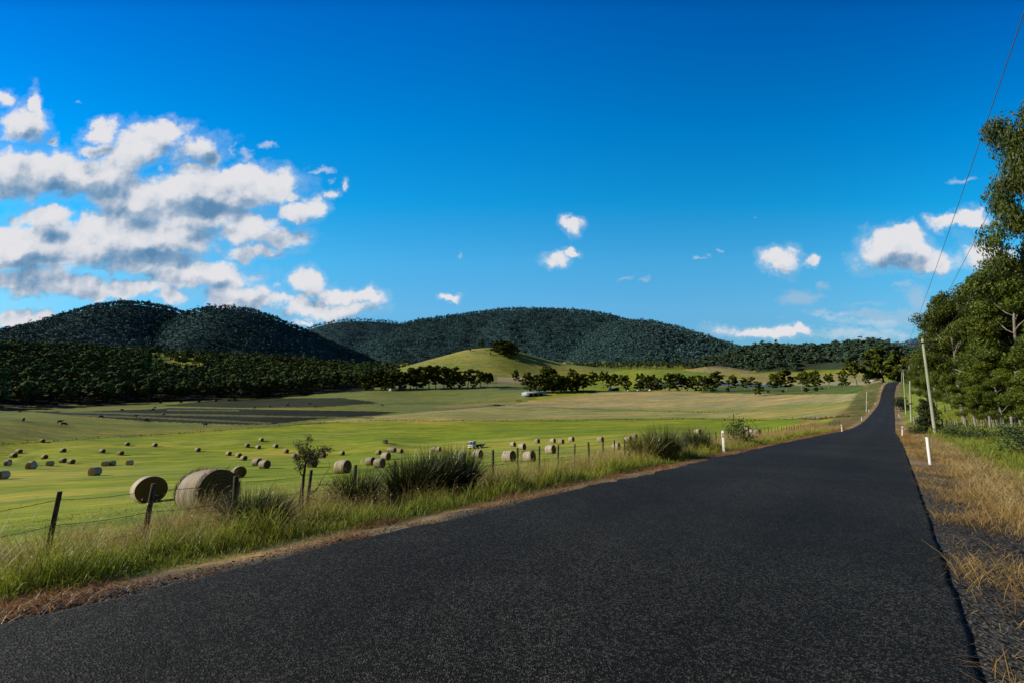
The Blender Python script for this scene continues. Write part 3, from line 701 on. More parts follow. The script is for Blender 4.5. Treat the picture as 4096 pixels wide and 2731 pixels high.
# ------------------------------------------------------------------ the ground
def paddock_colour(X, Y, Z, hid):
    """colour of the ground, haze included on the far hills, paddock by paddock (outlines as points of the photo on the ground)"""
    n = len(X)
    px, py, dep = project(X, Y, Z)
    r = np.hypot(X, Y)
    col = np.empty((n, 3))
    n1 = fbm(X / 40, Y / 15, 31, 3)[:, None]; n2 = fbm(X / 9, Y / 4, 33, 3)[:, None]
    green = np.array((.245, .305, .022)); yel = np.array((.43, .40, .058))
    q = np.clip((n1 - .32) * 2.2 + (n2 - .5) * 1.2, 0, 1)
    # the hay paddock: brighter green along its far side and near the fence
    bias = np.interp(r, [0, 20, 45, 90, 150, 190, 260], [-.25, -.3, -.05, .12, .0, -.45, -.25])[:, None]
    q = np.clip(q + bias, 0, 1)
    col[:] = green * (1 - q) + yel * q
    vis = (Y > 20) & (r > 60)
    def zone(poly, c, c2=None, soft=None):
        m = vis & inpoly(px, py, poly)
        cc = np.array(c)[None, :]
        if c2 is not None:
            k = fbm(X / 30, Y / 12, 37, 3)[:, None]; k = np.clip((k - .3) * 2.5, 0, 1); cc = cc * (1 - k) + np.array(c2)[None, :] * k
            col[m] = cc[m]
        else: col[m] = np.broadcast_to(cc, (n, 3))[m]
    def A(pts): return [(x / 1.568 / 4, (1150 + y / 1.568) / 4) for x, y in pts]
    # far beyond the boundary fences
    zone([(-400, 452), (0, 442.5), (180, 432.5), (330, 422), (350, 420.5), (418, 411.5), (530, 400), (560, 385), (-400, 380)], (.165, .205, .036), (.225, .235, .05))
    zone([(318, 421), (418, 411.5), (452, 407), (480, 406), (530, 402), (900, 402), (900, 418.5), (700, 417), (560, 419), (440, 421), (400, 420.5)], (0.338, 0.312, 0.094), (0.425, 0.362, 0.125))
    zone([(480, 406), (530, 400), (600, 392), (660, 390.5), (800, 393.5), (885, 383), (885, 402), (760, 407), (560, 407)], (0.413, 0.344, 0.138), (0.488, 0.388, 0.163))
    zone([(560, 408), (700, 409), (885, 398), (885, 409), (760, 412), (600, 411)], (0.300, 0.306, 0.075), (0.375, 0.338, 0.100))
    zone([(418, 411), (500, 405.5), (520, 398), (560, 391), (540, 386), (370, 387), (330, 392), (300, 400)], (0.163, 0.206, 0.050), (0.213, 0.231, 0.069))
    zone([(425, 405), (500, 402), (530, 400.5), (505, 405), (440, 408)], (0.263, 0.225, 0.088))
    # bare ploughed strips of the left paddock
    plough = (.017, .0145, .008)
    zone(A([(130, 770), (500, 772), (1000, 757), (1060, 750), (1500, 757), (2352, 772), (2500, 777), (2352, 797), (1980, 822), (1700, 852), (1500, 855), (900, 834), (500, 800)]), plough, (.027, .03, .011))
    zone(A([(1000, 737), (1300, 706), (1700, 690), (2150, 688), (2352, 713), (2380, 720), (2000, 746), (1500, 750)]), (.030, .034, .013), (.05, .055, .022))
    for a, b_, w_ in (((440, 796), (900, 808), 5), ((900, 808), (1700, 846), 5), ((760, 786), (1650, 802), 6), ((1650, 802), (2352, 812), 4), ((1050, 764), (1500, 766), 5), ((380, 775), (800, 784), 5)):
        zone(A([(a[0], a[1] - w_), (b_[0], b_[1] - w_), (b_[0], b_[1] + w_), (a[0], a[1] + w_)]), (.12, .135, .045))
    zone(A([(0, 752), (1000, 718), (1000, 727), (600, 745), (0, 768)]), (.12, .085, .04), (.16, .12, .06))
    zone(A([(-600, 690), (0, 690), (1000, 640), (2352, 600), (2352, 640), (1700, 684), (1000, 712), (0, 748), (-600, 770)]), (.016, .02, .010))  # forest floor, darkened to give the shadow band below the wood
    # paddocks beyond the middle trees
    zone([(370, 386.5), (560, 386), (560, 372), (380, 376)], (0.180, 0.204, 0.060), (0.240, 0.240, 0.084))
    zone([(497, 379), (560, 378.5), (560, 381.5), (497, 382.5)], (0.312, 0.240, 0.144), (0.360, 0.288, 0.180))
    zone([(497, 376.5), (560, 376), (560, 378.2), (497, 378.8)], (0.384, 0.348, 0.168))
    zone([(500, 386), (560, 385.5), (560, 388), (500, 389)], (0.084, 0.090, 0.036))
    zone([(708, 386), (860, 384), (885, 392), (800, 394), (700, 392)], (0.090, 0.150, 0.030), (0.144, 0.180, 0.048))
    zone([(715, 374), (885, 372), (885, 383), (715, 382)], (0.312, 0.276, 0.090), (0.384, 0.324, 0.120))
    zone([(640, 383), (885, 381), (885, 384.2), (640, 386)], (0.360, 0.312, 0.168), (0.432, 0.360, 0.204))
    for i, (name, *_r) in enumerate(HILLS):
        m = hid == i
        if not m.any(): continue
        k = np.clip((fbm(X[m] / 60, Y[m] / 60, 77, 4) - .3) * 2.5, 0, 1)[:, None]
        if name in 'abcdeg': c = np.array((.026, .062, .072)) * (1 - k) + np.array((.036, .082, .09)) * k  # forest ground, blued to carry the distance haze
        elif name == 'f': c = np.array((.03, .045, .03)) * (1 - k) + np.array((.06, .08, .045)) * k
        else:
            c = np.array((.215, .245, .05)) * (1 - k) + np.array((.32, .32, .085)) * k
            if name == 'm':
                up = (py[m] < 366)[:, None]; c = np.where(up, np.array((.16, .11, .075)), np.array((.33, .27, .11)))
            if name == 'l': c = c * np.array((.85, 1.05, .8))
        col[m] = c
    # verges: tan litter next to the seal, rank grass behind it
    s, t = road_st(X, Y); nn = fbm(X / 2.2, Y / 2.2, 51, 4)
    edge = np.abs(t) - HALF
    inroad = (s > -75) & (s < 600)
    wv = np.where(t < 0, 7.6 - 1.8 * sst(4, 14, s) + .02 * np.clip(s, 0, 300), 9.0)
    kv = (1 - sst(wv - 1.2, wv + 1.0, edge + (nn - .5) * 2.0)) * inroad
    k3 = np.clip((nn - .3) * 2.4, 0, 1)[:, None]
    vcol = np.where((t < 0)[:, None], np.array((.10, .13, .022)) * (1 - k3) + np.array((.25, .20, .07)) * k3,
                    np.array((.14, .205, .02)) * (1 - k3) + np.array((.27, .285, .045)) * k3)
    col = col * (1 - kv[:, None]) + vcol * kv[:, None]
    we = np.where(t < 0, .75 + .004 * np.clip(s, 0, 200), 1.5 + .003 * np.clip(s, 0, 200))
    ke = (1 - sst(we * .6, we * 1.3, edge + (nn - .5) * 1.1)) * inroad
    tan = np.array((.31, .20, .09)) * (1 - k3) + np.array((.44, .30, .15)) * k3
    col = col * (1 - ke[:, None]) + tan * ke[:, None]
    grav = np.where(t > 0, 1 - sst(.85, 1.5, edge + (nn - .5) * 1.3), 1 - sst(.0, .55, edge + (nn - .5) * 1.2)) * inroad * (1 - .85 * sst(10, 26, r))
    # bare reddish cutting on the rise
    red = inroad * (t < -HALF - 1.2) * (t > -26) * sst(70, 120, s) * (1 - sst(190, 260, s)) * sst(.42, .6, fbm(s / 18, t / 6, 88, 3))
    col = col * (1 - .7 * red[:, None]) + .7 * red[:, None] * np.array((.30, .185, .075))
    return col, grav

def build_ground():
    az_f = np.radians(np.concatenate([np.arange(-180, -62, 4.0), np.arange(-62, 62, .16), np.arange(62, 180, 4.0)]))
    rr = np.concatenate([np.linspace(.6, 14, 90, endpoint=False), np.exp(np.linspace(math.log(14), math.log(900), 330, endpoint=False)),
                         np.exp(np.linspace(math.log(900), math.log(4500), 110)), [6000, 9000]])
    na, nr = len(az_f), len(rr)
    AZ, R = np.meshgrid(az_f, rr)
    X = (R * np.sin(AZ)).ravel(); Y = (R * np.cos(AZ)).ravel()
    Z, hid = ground(X, Y, True)
    col, grav = paddock_colour(X, Y, Z, hid)
    V = np.stack([X, Y, Z], 1)
    i, j = np.meshgrid(np.arange(nr - 1), np.arange(na), indexing='ij')
    a = i * na + j; b_ = i * na + (j + 1) % na
    Q = np.stack([a, b_, b_ + na, a + na], -1).reshape(-1, 4)[:, ::-1]
    treed = hid[Q].max(1) >= 0
    def part(name, q, label=None):
        u, inv = np.unique(q, return_inverse=True)
        me = new_mesh(name, V[u], quads=inv.reshape(-1, 4), col=col[u], smooth=True, mats=[M['ground']], extra={'gravel': grav[u]})
        return tag(link(name, me), kind='structure')
    # the foot of the camera
    Vc = np.array([[0, 0, gz(0, 0)]]); 
    part('ground', Q[~treed]); part('hills', Q[treed])
build_ground()

# the road: a slab of chip seal with ragged edges
ss = np.concatenate([np.arange(-60, -4, 2.0), np.arange(-4, 40, .12), np.arange(40, 120, .5), np.arange(120, 430, 2.0), np.arange(430, 600, 4.0)])
ts = np.array([-1.0, -.985, -.9, -.75, -.6, -.45, -.3, -.15, 0, .15, .3, .45, .6, .75, .9, .985, 1.0])
S, T_ = np.meshgrid(ss, ts, indexing='ij')
rag = np.where(T_ < 0, (fbm(S / .5, S * 0, 3, 4) - .5) * .30 + (fbm(S / 3., S * 0, 4, 2) - .5) * .25, (fbm(S / .35, S * 0 + 9, 6, 4) - .5) * .05)
TT = T_ * HALF + np.sign(T_) * rag * (np.abs(T_) > .93)
X, Y = road_xy(S, TT)
Z = road_z(S) + EYE - .028 * (TT / HALF) ** 2 + (fbm(X / 1.7, Y / 1.7, 8, 3) - .5) * .012
track = .96 + .09 * np.exp(-((np.abs(TT) - .1) / .5) ** 2) - .13 * np.exp(-((np.abs(TT - .0) - 1.25) / .42) ** 2) + .10 * np.exp(-((TT - 2.5) / .4) ** 2)
n0, n1 = S.shape
# skirts at both edges
Vt = np.stack([X, Y, Z], -1); low = Vt[:, [0, -1]].copy(); low[..., 2] -= .16
V = np.concatenate([Vt.reshape(-1, 3), low.reshape(-1, 3)])
i, j = np.meshgrid(np.arange(n0 - 1), np.arange(n1 - 1), indexing='ij'); a = i * n1 + j
Q = np.stack([a, a + n1, a + n1 + 1, a + 1], -1).reshape(-1, 4)[:, ::-1]
b0 = n0 * n1; i = np.arange(n0 - 1)
Q = np.concatenate([Q, np.stack([i * n1, (i + 1) * n1, b0 + (i + 1) * 2, b0 + i * 2], -1), np.stack([i * n1 + n1 - 1, b0 + i * 2 + 1, b0 + (i + 1) * 2 + 1, (i + 1) * n1 + n1 - 1], -1)])
tag(link('road', new_mesh('road', V, quads=Q, smooth=False, mats=[M['asphalt']], extra={'track': np.concatenate([track.ravel(), np.full(2 * n0, .8)])})), kind='structure')
# ------------------------------------------------------------------ foliage generators
def unit(v): return v / np.maximum(np.linalg.norm(v, axis=-1, keepdims=True), 1e-9)
def leaf_quads(C, N, size, asp=1.0, droop=0.0, rs=RNG):
    """one lozenge per leaf or spray: centres, normals, lengths"""
    n = len(C); N = unit(N)
    a = rs.normal(size=(n, 3)); a[:, 2] -= droop
    A = unit(a - (a * N).sum(1, keepdims=True) * N); B = np.cross(N, A)
    s = np.broadcast_to(np.asarray(size, float), n)[:, None]
    V = np.stack([C - A * s * .5, C + B * s * .5 * asp, C + A * s * .5, C - B * s * .5 * asp], 1)
    return V.reshape(-1, 3)
def quad_idx(n): return np.arange(n * 4).reshape(n, 4)

def branch_path(p, d, L, n, rs, wob=.12, rise=.0):
    pts = [np.array(p, float)]; d = np.array(d, float)
    for i in range(n):
        d = d + rs.normal(size=3) * wob; d[2] += rise; d /= np.linalg.norm(d)
        pts.append(pts[-1] + d * L / n)
    return np.array(pts), d

def gum_tree(seed, H=17., crown_base=.28, spread=.30, r0=.24, lean=(0, 0), leaf=.34, per=230, limbs=11, tint=(.065, .095, .018), skirt=0, asp=.42):
    """eucalypt: forking limbs that carry separate leaf clumps; returns trunk arrays and leaf arrays"""
    rs = np.random.RandomState(seed)
    mb = MB()
    tr, d = branch_path((0, 0, -.3), (lean[0], lean[1], 1), H * .80, 9, rs, .07, .10)
    rad = np.linspace(r0, r0 * .28, len(tr)); rad[0] *= 1.35
    mb.tube(tr, rad, 9)
    clumps = []
    def clump(p, sc): clumps.append((p, H * sc * rs.uniform(.8, 1.25)))
    for i in range(limbs):
        f = crown_base + (1 - crown_base) * (i + rs.uniform(0, .9)) / limbs
        k = f * (len(tr) - 1); i0 = min(int(k), len(tr) - 2); p = tr[i0] + (tr[i0 + 1] - tr[i0]) * (k - i0)
        a = i * 2.4 + rs.uniform(-.5, .5)
        up = .35 + .8 * f
        L = H * spread * (1.15 - .55 * f) * rs.uniform(.75, 1.2)
        q, dd = branch_path(p, (math.cos(a), math.sin(a), up), L, 5, rs, .16, .07)
        rr = r0 * (.46 - .25 * f); mb.tube(q, np.linspace(rr, rr * .3, len(q)), 6)
        clump(q[-1], .075)
        for j in range(3):
            b = rs.uniform(.35, .95); k = b * (len(q) - 1); i0 = min(int(k), len(q) - 2); pp = q[i0] + (q[i0 + 1] - q[i0]) * (k - i0)
            e = unit(dd + rs.normal(size=3) * .75); e[2] = abs(e[2]) * .6 + .05
            q2, _ = branch_path(pp, e, L * rs.uniform(.3, .55), 3, rs, .2, .05)
            mb.tube(q2, np.linspace(rr * .4, rr * .12, len(q2)), 5)
            clump(q2[-1], .062)
            if rs.rand() < .6: clump(q2[1], .05)
    clump(tr[-1], .085); clump(tr[-2], .075)
    for i in range(skirt):
        a = rs.uniform(0, 2 * PI); clumps.append((np.array((math.cos(a) * H * spread * .8 * rs.rand(), math.sin(a) * H * spread * .8 * rs.rand(), H * rs.uniform(.08, .4))), H * .07))
    V = []; C = []
    zmax = max(c[0][2] for c in clumps)
    for c, R in clumps:
        n = int(per * rs.uniform(.7, 1.2))
        u = unit(rs.normal(size=(n, 3))); rr = rs.rand(n, 1) ** .45
        P = c + u * rr * np.array((R, R, R * .72)); P[:, 2] += R * .1
        N = u * .9 + rs.normal(size=(n, 3)) * .65
        V.append(leaf_quads(P, N, leaf * rs.uniform(.7, 1.35, n), asp, .9, rs))
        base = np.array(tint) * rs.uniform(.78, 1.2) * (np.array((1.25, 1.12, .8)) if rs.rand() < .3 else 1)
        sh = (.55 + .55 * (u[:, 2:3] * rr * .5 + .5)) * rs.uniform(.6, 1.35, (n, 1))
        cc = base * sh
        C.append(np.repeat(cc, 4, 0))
    return mb, np.concatenate(V), np.concatenate(C)

def tree_meshes(name, **kw):
    mb, V, C = gum_tree(**kw)
    tm = new_mesh(name + '_trunk', np.concatenate(mb.V), np.concatenate(mb.Q), np.concatenate(mb.T), smooth=True, mats=[M['bark']])
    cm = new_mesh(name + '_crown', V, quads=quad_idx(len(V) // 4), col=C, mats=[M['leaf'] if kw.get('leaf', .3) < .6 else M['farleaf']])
    return tm, cm
def plant_tree(name, meshes, x, y, H, H0, rz, label, group=None, cat='tree', sx=1.0, sink=.0):
    root = empty(name, (x, y, gz(x, y) - sink), rz); s = H / H0; root.scale = (s * sx, s * sx, s)
    tag(root, label, cat, group)
    link('trunk', meshes[0], root); link('crown', meshes[1], root)
    return root

# ------------------------------------------------------------------ gums beside the road on the right
near_kinds = [tree_meshes('tall_gum', seed=3, H=20, crown_base=.40, spread=.24, r0=.30, leaf=.27, per=620, limbs=15, lean=(.0, .02), tint=(.07, .10, .010)),
              tree_meshes('bushy_gum', seed=5, H=17, crown_base=.22, spread=.27, r0=.22, leaf=.26, per=560, limbs=15, skirt=12, tint=(.086, .124, .010)),
              tree_meshes('open_gum', seed=8, H=17, crown_base=.34, spread=.28, r0=.24, leaf=.26, per=500, limbs=12, lean=(-.12, -.05), tint=(.076, .11, .010)),
              tree_meshes('leafy_gum', seed=13, H=15, crown_base=.16, spread=.26, r0=.18, leaf=.26, per=560, limbs=15, skirt=18, tint=(.10, .142, .010))]
NEARH = [20, 17, 17, 15]
RT = [  # photo x of the foot, distance, photo y of the top, kind, turn, width, label
 (1082, 64, 72, 0, 2.6, .60, 'tallest gum at the right edge, its high crown rising far above the others'),
 (1016, 74, 262, 1, 1.2, 1.0, 'full green gum standing in front of the tallest gum behind the old fence'),
 (990, 80, 272, 2, 2.1, 1.1, 'gum with a pale forked leaning trunk high in its crown, right of the power pole'),
 (962, 84, 290, 2, .2, .85, 'leaning gum nearest right of the power pole, bare trunk below and a branch reaching left'),
 (1003, 104, 285, 3, 4.0, 1.0, 'gum filling the gap behind the pale forked trunk'),
 (1030, 92, 240, 1, 2.9, 1.0, 'gum at the right border below the tallest crown'),
 (982, 110, 300, 1, 5.0, .9, 'dark leafy gum behind the leaning gum'),
 (950, 128, 318, 3, 1.0, .8, 'gum whose crown stands just right of the pole top'),
 (936, 158, 340, 1, 3.3, .75, 'tall gum behind the small dark bush and pole'),
 (927, 205, 350, 3, .7, .8, 'gum in the far end of the right hand row beside the paddock'),
 (1012, 130, 300, 0, 4.4, 1.0, 'gum deep in the shade behind the right hand row'),
 (985, 150, 318, 3, 2.2, 1.1, 'low dense gum deep behind the right hand row'),
 (920, 260, 356, 1, 2.0, .8, 'farthest gum of the right hand row, nearest to the road crest'),
 (1000, 71, 352, 3, 1.9, .9, 'young bright green gum low in front of the shaded trunks'),
 (972, 76, 362, 3, 5.2, .9, 'short bushy young gum with foliage to the ground behind the fence'),
 (1040, 58, 330, 3, 3.7, .9, 'young gum with bright leaves cut by the right border')]
for x, r, top, kd, rz, sx, lab in RT:
    X, Y = at_range(x, 400, r); g = gz(X, Y)
    zt = EYE + ray(x, top)[2] * r
    plant_tree('gum_tree', near_kinds[kd], X, Y, zt - g, NEARH[kd] * (.94 if kd else .95), rz, lab, 'gums behind the fence on the right', sx=sx * (NEARH[kd] / (zt - g)) ** .35)

# ------------------------------------------------------------------ middle distance: separate trees around the farm
def far_kind(name, seed, **kw): return tree_meshes(name, seed=seed, **kw)
FK = [far_kind('round_gum', 21, H=16, crown_base=.14, spread=.40, r0=.34, leaf=1.15, per=52, limbs=13, skirt=10, asp=.75, tint=(.09, .122, .022)),
      far_kind('open_crowned_gum', 22, H=18, crown_base=.20, spread=.36, r0=.30, leaf=1.15, per=54, limbs=12, skirt=5, asp=.75, tint=(.096, .126, .026)),
      far_kind('dense_gum', 23, H=15, crown_base=.05, spread=.42, r0=.34, leaf=1.2, per=60, limbs=12, skirt=12, asp=.75, tint=(.078, .112, .018)),
      far_kind('flat_topped_gum', 24, H=14, crown_base=.42, spread=.48, r0=.40, leaf=1.1, per=46, limbs=11, asp=.75, tint=(.092, .126, .02)),
      far_kind('tall_gum_far', 25, H=20, crown_base=.30, spread=.30, r0=.34, leaf=1.05, per=48, limbs=10, asp=.75, tint=(.092, .122, .026)),
      far_kind('round_bush', 26, H=6, crown_base=.02, spread=.42, r0=.14, leaf=.9, per=34, limbs=9, skirt=10, asp=.8, tint=(.042, .06, .016))]
FH = [16, 18, 15, 14, 20, 6]
ORD = ['first', 'second', 'third', 'fourth', 'fifth', 'sixth', 'seventh', 'eighth', 'ninth', 'tenth', 'eleventh', 'twelfth', 'thirteenth', 'fourteenth', 'fifteenth', 'sixteenth', 'seventeenth', 'eighteenth', 'nineteenth', 'twentieth']
def tree_row(rows, group, tail, what='dark gum'):
    """rows of (photo x, photo y of the top, distance, kind, width); labels count from the left"""
    rows = sorted(rows, key=lambda q: q[0])
    for i, (x, top, r, kd, sx) in enumerate(rows):
        X, Y = at_range(x, 390, r); g = gz(X, Y); H = EYE + ray(x, top)[2] * r - g
        plant_tree('bush' if kd == 5 else 'gum_tree', FK[kd], X, Y, max(H, 2.5), FH[kd] * .96, (i * 2.39996) % 6.28, '%s %s from the left %s' % (ORD[i], what, tail), group,
                   cat='bush' if kd == 5 else 'tree', sx=sx * (1 if kd == 5 else 1.28))
tree_row([(364, 375, 560, 0, 1), (373, 371.5, 560, 0, 1), (381, 371, 565, 2, 1), (388, 378, 545, 2, 1), (395, 372, 570, 1, 1), (401, 371.5, 560, 0, 1), (410, 368.5, 560, 1, 1), (416.7, 366.5, 565, 0, 1.05),
          (423, 371, 555, 1, .9), (429, 364, 565, 4, 1.1), (436, 366.5, 560, 1, 1), (443.5, 367.5, 560, 1, 1), (450, 372, 552, 0, .9)], 'gums along the left of the middle paddock', 'in the grove left of the shed')
tree_row([(454, 367.8, 562, 1, 1), (462, 373, 555, 0, .9), (467.7, 367.5, 565, 4, 1.2), (474, 375, 556, 0, .8), (480.5, 371.5, 552, 3, .85), (487, 378, 548, 3, .8)], 'gums along the left of the middle paddock', 'at the right end of the grove', 'spreading gum')
X, Y = at_range(515.5, 390, 640)
plant_tree('gum_tree', FK[1], X, Y, EYE + ray(515.5, 370)[2] * 640 - gz(X, Y), 17, .4, 'single loose crowned gum alone in the pale paddock below the green knoll', sx=1.0)
tree_row([(527, 373, 428, 1, .9), (533, 375, 425, 0, .9), (539.5, 374.5, 418, 2, 1.0), (544.5, 368, 440, 1, 1.1), (552, 368.5, 440, 1, 1.1), (552, 374, 420, 2, 1.15), (561, 375, 425, 2, 1.0), (567, 377, 425, 2, .9),
          (573, 371.5, 440, 1, 1.05), (578, 374, 436, 0, .9), (584, 374.5, 436, 1, 1)], 'gums clustered behind the blue shed', 'in the dark clump behind the shed')
tree_row([(572, 366.7, 620, 4, .9), (594, 372, 520, 1, 1.05), (603.5, 372.7, 520, 3, .8), (610, 374, 520, 0, .9), (616, 374, 510, 1, 1), (625.5, 374.5, 440, 0, .85), (640.5, 373, 560, 0, .9)], 'gums around the farm buildings', 'between shed clump and parked cars', 'dusky gum')
tree_row([(645, 376, 470, 0, .8), (650.5, 374.5, 470, 0, .9), (659, 377.5, 470, 0, .9), (669.5, 373, 455, 2, .8), (676, 373, 465, 0, .85), (682, 375, 470, 1, .85), (688, 376, 470, 0, .8), (693, 375.5, 465, 0, .9),
          (703, 375, 460, 0, 1.0), (709, 378, 460, 1, .9), (716.5, 372, 465, 1, 1.05)], 'gums around the farm buildings', 'in the row hiding the farmhouse')
tree_row([(732.5, 375.3, 500, 1, 1), (745, 377.5, 520, 1, .9), (751.5, 375.3, 520, 4, 1.0), (773, 374, 500, 1, 1.05), (787, 370, 500, 1, 1.15), (802, 373, 480, 3, .75), (808, 372, 500, 1, 1), (817, 371, 470, 1, .9),
          (829, 374.5, 470, 3, .7)], 'scattered gums on the flat behind the tan field', 'of those scattered behind the tan field', 'open gum')
tree_row([(712, 386.5, 430, 5, 1), (728, 387, 440, 5, 1), (758.7, 381.5, 390, 2, .62), (768, 389.5, 420, 5, .9), (783, 389.5, 420, 5, 1.0), (806, 387.0, 400, 5, 1.4), (816, 387, 400, 5, 1.3), (640, 381, 460, 5, 1.3)], 'dark bushes on the flat',
         'on the flat behind the tan field', 'rounded dark bush')
for x, top, r, kd, sx, lab in [(857, 363.5, 455, 3, 1.25, 'great flat topped gum left of the road crest, widest tree of the valley'),
                               (843, 373, 440, 2, .8, 'dense dark gum beside the great flat topped gum'),
                               (867, 374, 430, 2, .8, 'dark gum tucked under the right side of the great flat topped gum'),
                               (884, 348.5, 475, 2, 1.1, 'massive rounded gum where the road goes over the crest'),
                               (893, 361, 500, 0, 1.0, 'gum behind the massive rounded gum at the road crest'),
                               (903, 357, 480, 2, .9, 'dark gum right of the road crest beside the thin poles'),
                               (912, 354, 470, 0, .9, 'dark gum farther right of the road crest behind the poles')]:
    X, Y = at_range(x, 385, r); g = gz(X, Y)
    plant_tree('gum_tree', FK[kd], X, Y, EYE + ray(x, top)[2] * r - g, FH[kd] * .96, x * .7, lab, 'gums at the road crest', sx=sx)
for x, top, r, kd, sx, lab in [(480.5, 340, 880, 4, 1.0, 'tall thin gum standing alone on the top of the grassy knoll'),
                               (469.8, 351, 880, 0, 1.0, 'small round tree alone on the left slope of the grassy knoll'),
                               (490.3, 353, 850, 0, .8, 'small tree on the sunny face of the grassy knoll below the tall thin gum')]:
    X, Y = at_range(x, 385, r); g = gz(X, Y)
    plant_tree('gum_tree', FK[kd], X, Y, max(EYE + ray(x, top)[2] * r - g, 6), FH[kd] * .96, x, lab, 'trees on the grassy knoll', sx=sx)
tree_row([(494, 341.5, 868, 2, 1), (498.5, 340, 872, 0, 1), (503, 340.5, 868, 2, 1), (507.5, 341.5, 872, 2, 1), (512, 343.5, 872, 0, 1), (517, 346.5, 870, 0, .9), (500.5, 345, 848, 2, 1), (507, 346.5, 850, 2, 1), (512.5, 348.5, 855, 2, .9)],
         'trees on the grassy knoll', 'in the copse on the grassy knoll', 'dark tree')
tree_row([(484, 372.5, 640, 5, 1), (487, 372.5, 640, 5, 1), (490.5, 372.7, 640, 5, 1)], 'hedge bushes at the foot of the knoll', 'in the hedge below the grassy knoll', 'dark bush')
for i, (px, lab) in enumerate([(160.5, 'small dark bush leftmost in the row between the wood and the ploughed strips'), (181, 'pair sized low dark bush, second in the row by the ploughed strips'), (199, 'low dark bush in the middle of the row by the ploughed strips'),
                               (215.5, 'broad low dark bush near the right of the row by the ploughed strips'), (229, 'left of two small dark bushes ending the row by the ploughed strips'), (235, 'right of two small dark bushes ending the row by the ploughed strips')]):
    X, Y, r = hit(px, 403.0 - (px - 160) * .035, 300, 900)
    plant_tree('bush', FK[5], X, Y, 2.6, 6, i * 1.1, lab, 'low bushes by the ploughed strips', 'bush', sx=1.3)

# ------------------------------------------------------------------ woods: unit trees of a few dozen leaf sprays, spread over the slopes
def unit_tree(seed, n=34, trunk=True):
    rs = np.random.RandomState(seed)
    V = []; tone = []
    nc = rs.randint(4, 7)
    for c in range(nc):
        a = rs.uniform(0, 6.28); R = rs.uniform(0, .2); cz = rs.uniform(.45, .88); cr = rs.uniform(.12, .2)
        m = n // nc + 1
        u = unit(rs.normal(size=(m, 3))); P = np.array((math.cos(a) * R, math.sin(a) * R, cz)) + u * np.array((cr, cr, cr * .75)) * rs.rand(m, 1) ** .3
        V.append(leaf_quads(P, u * .8 + np.array((-.15, 0, .4)) + rs.normal(size=(m, 3)) * .22, rs.uniform(.12, .22, m) * (34. / max(n, 34)) ** .3, .85, 0, rs))
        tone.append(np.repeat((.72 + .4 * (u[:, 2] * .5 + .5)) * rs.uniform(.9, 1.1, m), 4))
    V = np.concatenate(V); tone = np.concatenate(tone)
    if trunk:
        w = .014
        for dx, dy in ((w, 0), (0, w)):
            V = np.concatenate([V, np.array([(-dx, -dy, -.02), (dx, dy, -.02), (dx * .6, dy * .6, .62), (-dx * .6, -dy * .6, .62)])])
            tone = np.concatenate([tone, np.full(4, -1.0)])
    return V, tone
def wood(name, X, Y, H, tint, seed, n=34, trunk=True, kinds=8, mat_='farleaf', spread=1.0):
    rs = np.random.RandomState(seed)
    Z = ground(X, Y); U = [unit_tree(seed * 31 + k, n, trunk) for k in range(kinds)]
    VV = []; CC = []
    pick = rs.randint(0, kinds, len(X))
    for k in range(kinds):
        m = pick == k
        if not m.any(): continue
        V, tone = U[k]; cnt = m.sum()
        th = rs.uniform(0, 6.28, cnt); c, s = np.cos(th), np.sin(th)
        h = H[m]; wd = h * rs.uniform(.85, 1.25, cnt) * spread
        P = np.empty((cnt, len(V), 3))
        P[:, :, 0] = X[m][:, None] + wd[:, None] * (c[:, None] * V[None, :, 0] - s[:, None] * V[None, :, 1])
        P[:, :, 1] = Y[m][:, None] + wd[:, None] * (s[:, None] * V[None, :, 0] + c[:, None] * V[None, :, 1])
        P[:, :, 2] = Z[m][:, None] + h[:, None] * V[None, :, 2]
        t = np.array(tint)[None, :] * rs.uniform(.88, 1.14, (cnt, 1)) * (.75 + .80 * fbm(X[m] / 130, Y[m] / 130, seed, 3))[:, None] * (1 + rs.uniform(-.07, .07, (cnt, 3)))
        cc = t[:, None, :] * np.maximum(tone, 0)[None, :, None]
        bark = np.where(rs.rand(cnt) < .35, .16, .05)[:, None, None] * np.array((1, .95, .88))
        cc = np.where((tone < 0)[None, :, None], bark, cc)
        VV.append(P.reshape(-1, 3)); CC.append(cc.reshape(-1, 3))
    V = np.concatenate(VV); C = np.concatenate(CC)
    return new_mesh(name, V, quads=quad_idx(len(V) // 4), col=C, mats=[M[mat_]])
def scatter(n, r0, r1, x0, x1, rs):
    """points spread evenly over a sector of the land (between two photo columns and two distances)"""
    a0 = math.atan2(*ray(x0, 398)[:2]); a1 = math.atan2(*ray(x1, 398)[:2])
    r = np.sqrt(rs.uniform(r0 * r0, r1 * r1, n)); a = rs.uniform(a0, a1, n)
    return r * np.sin(a), r * np.cos(a), r, a
rs = np.random.RandomState(99)
LABW = {'a': 'blue green wooded hill with two humps, left one, far behind the dark wood', 'b': 'blue green wooded hump right of the left summit, behind the dark wood', 'c': 'small distant wooded hill in the saddle left of the central hill',
        'd': 'long wooded central hill on the skyline behind the grassy knoll', 'e': 'nearer wooded shoulder on the right of the central hill', 'f': 'low wooded hill left of the road crest, trees standing on its skyline',
        'g': 'farthest bluish wooded ridge behind the power pole'}
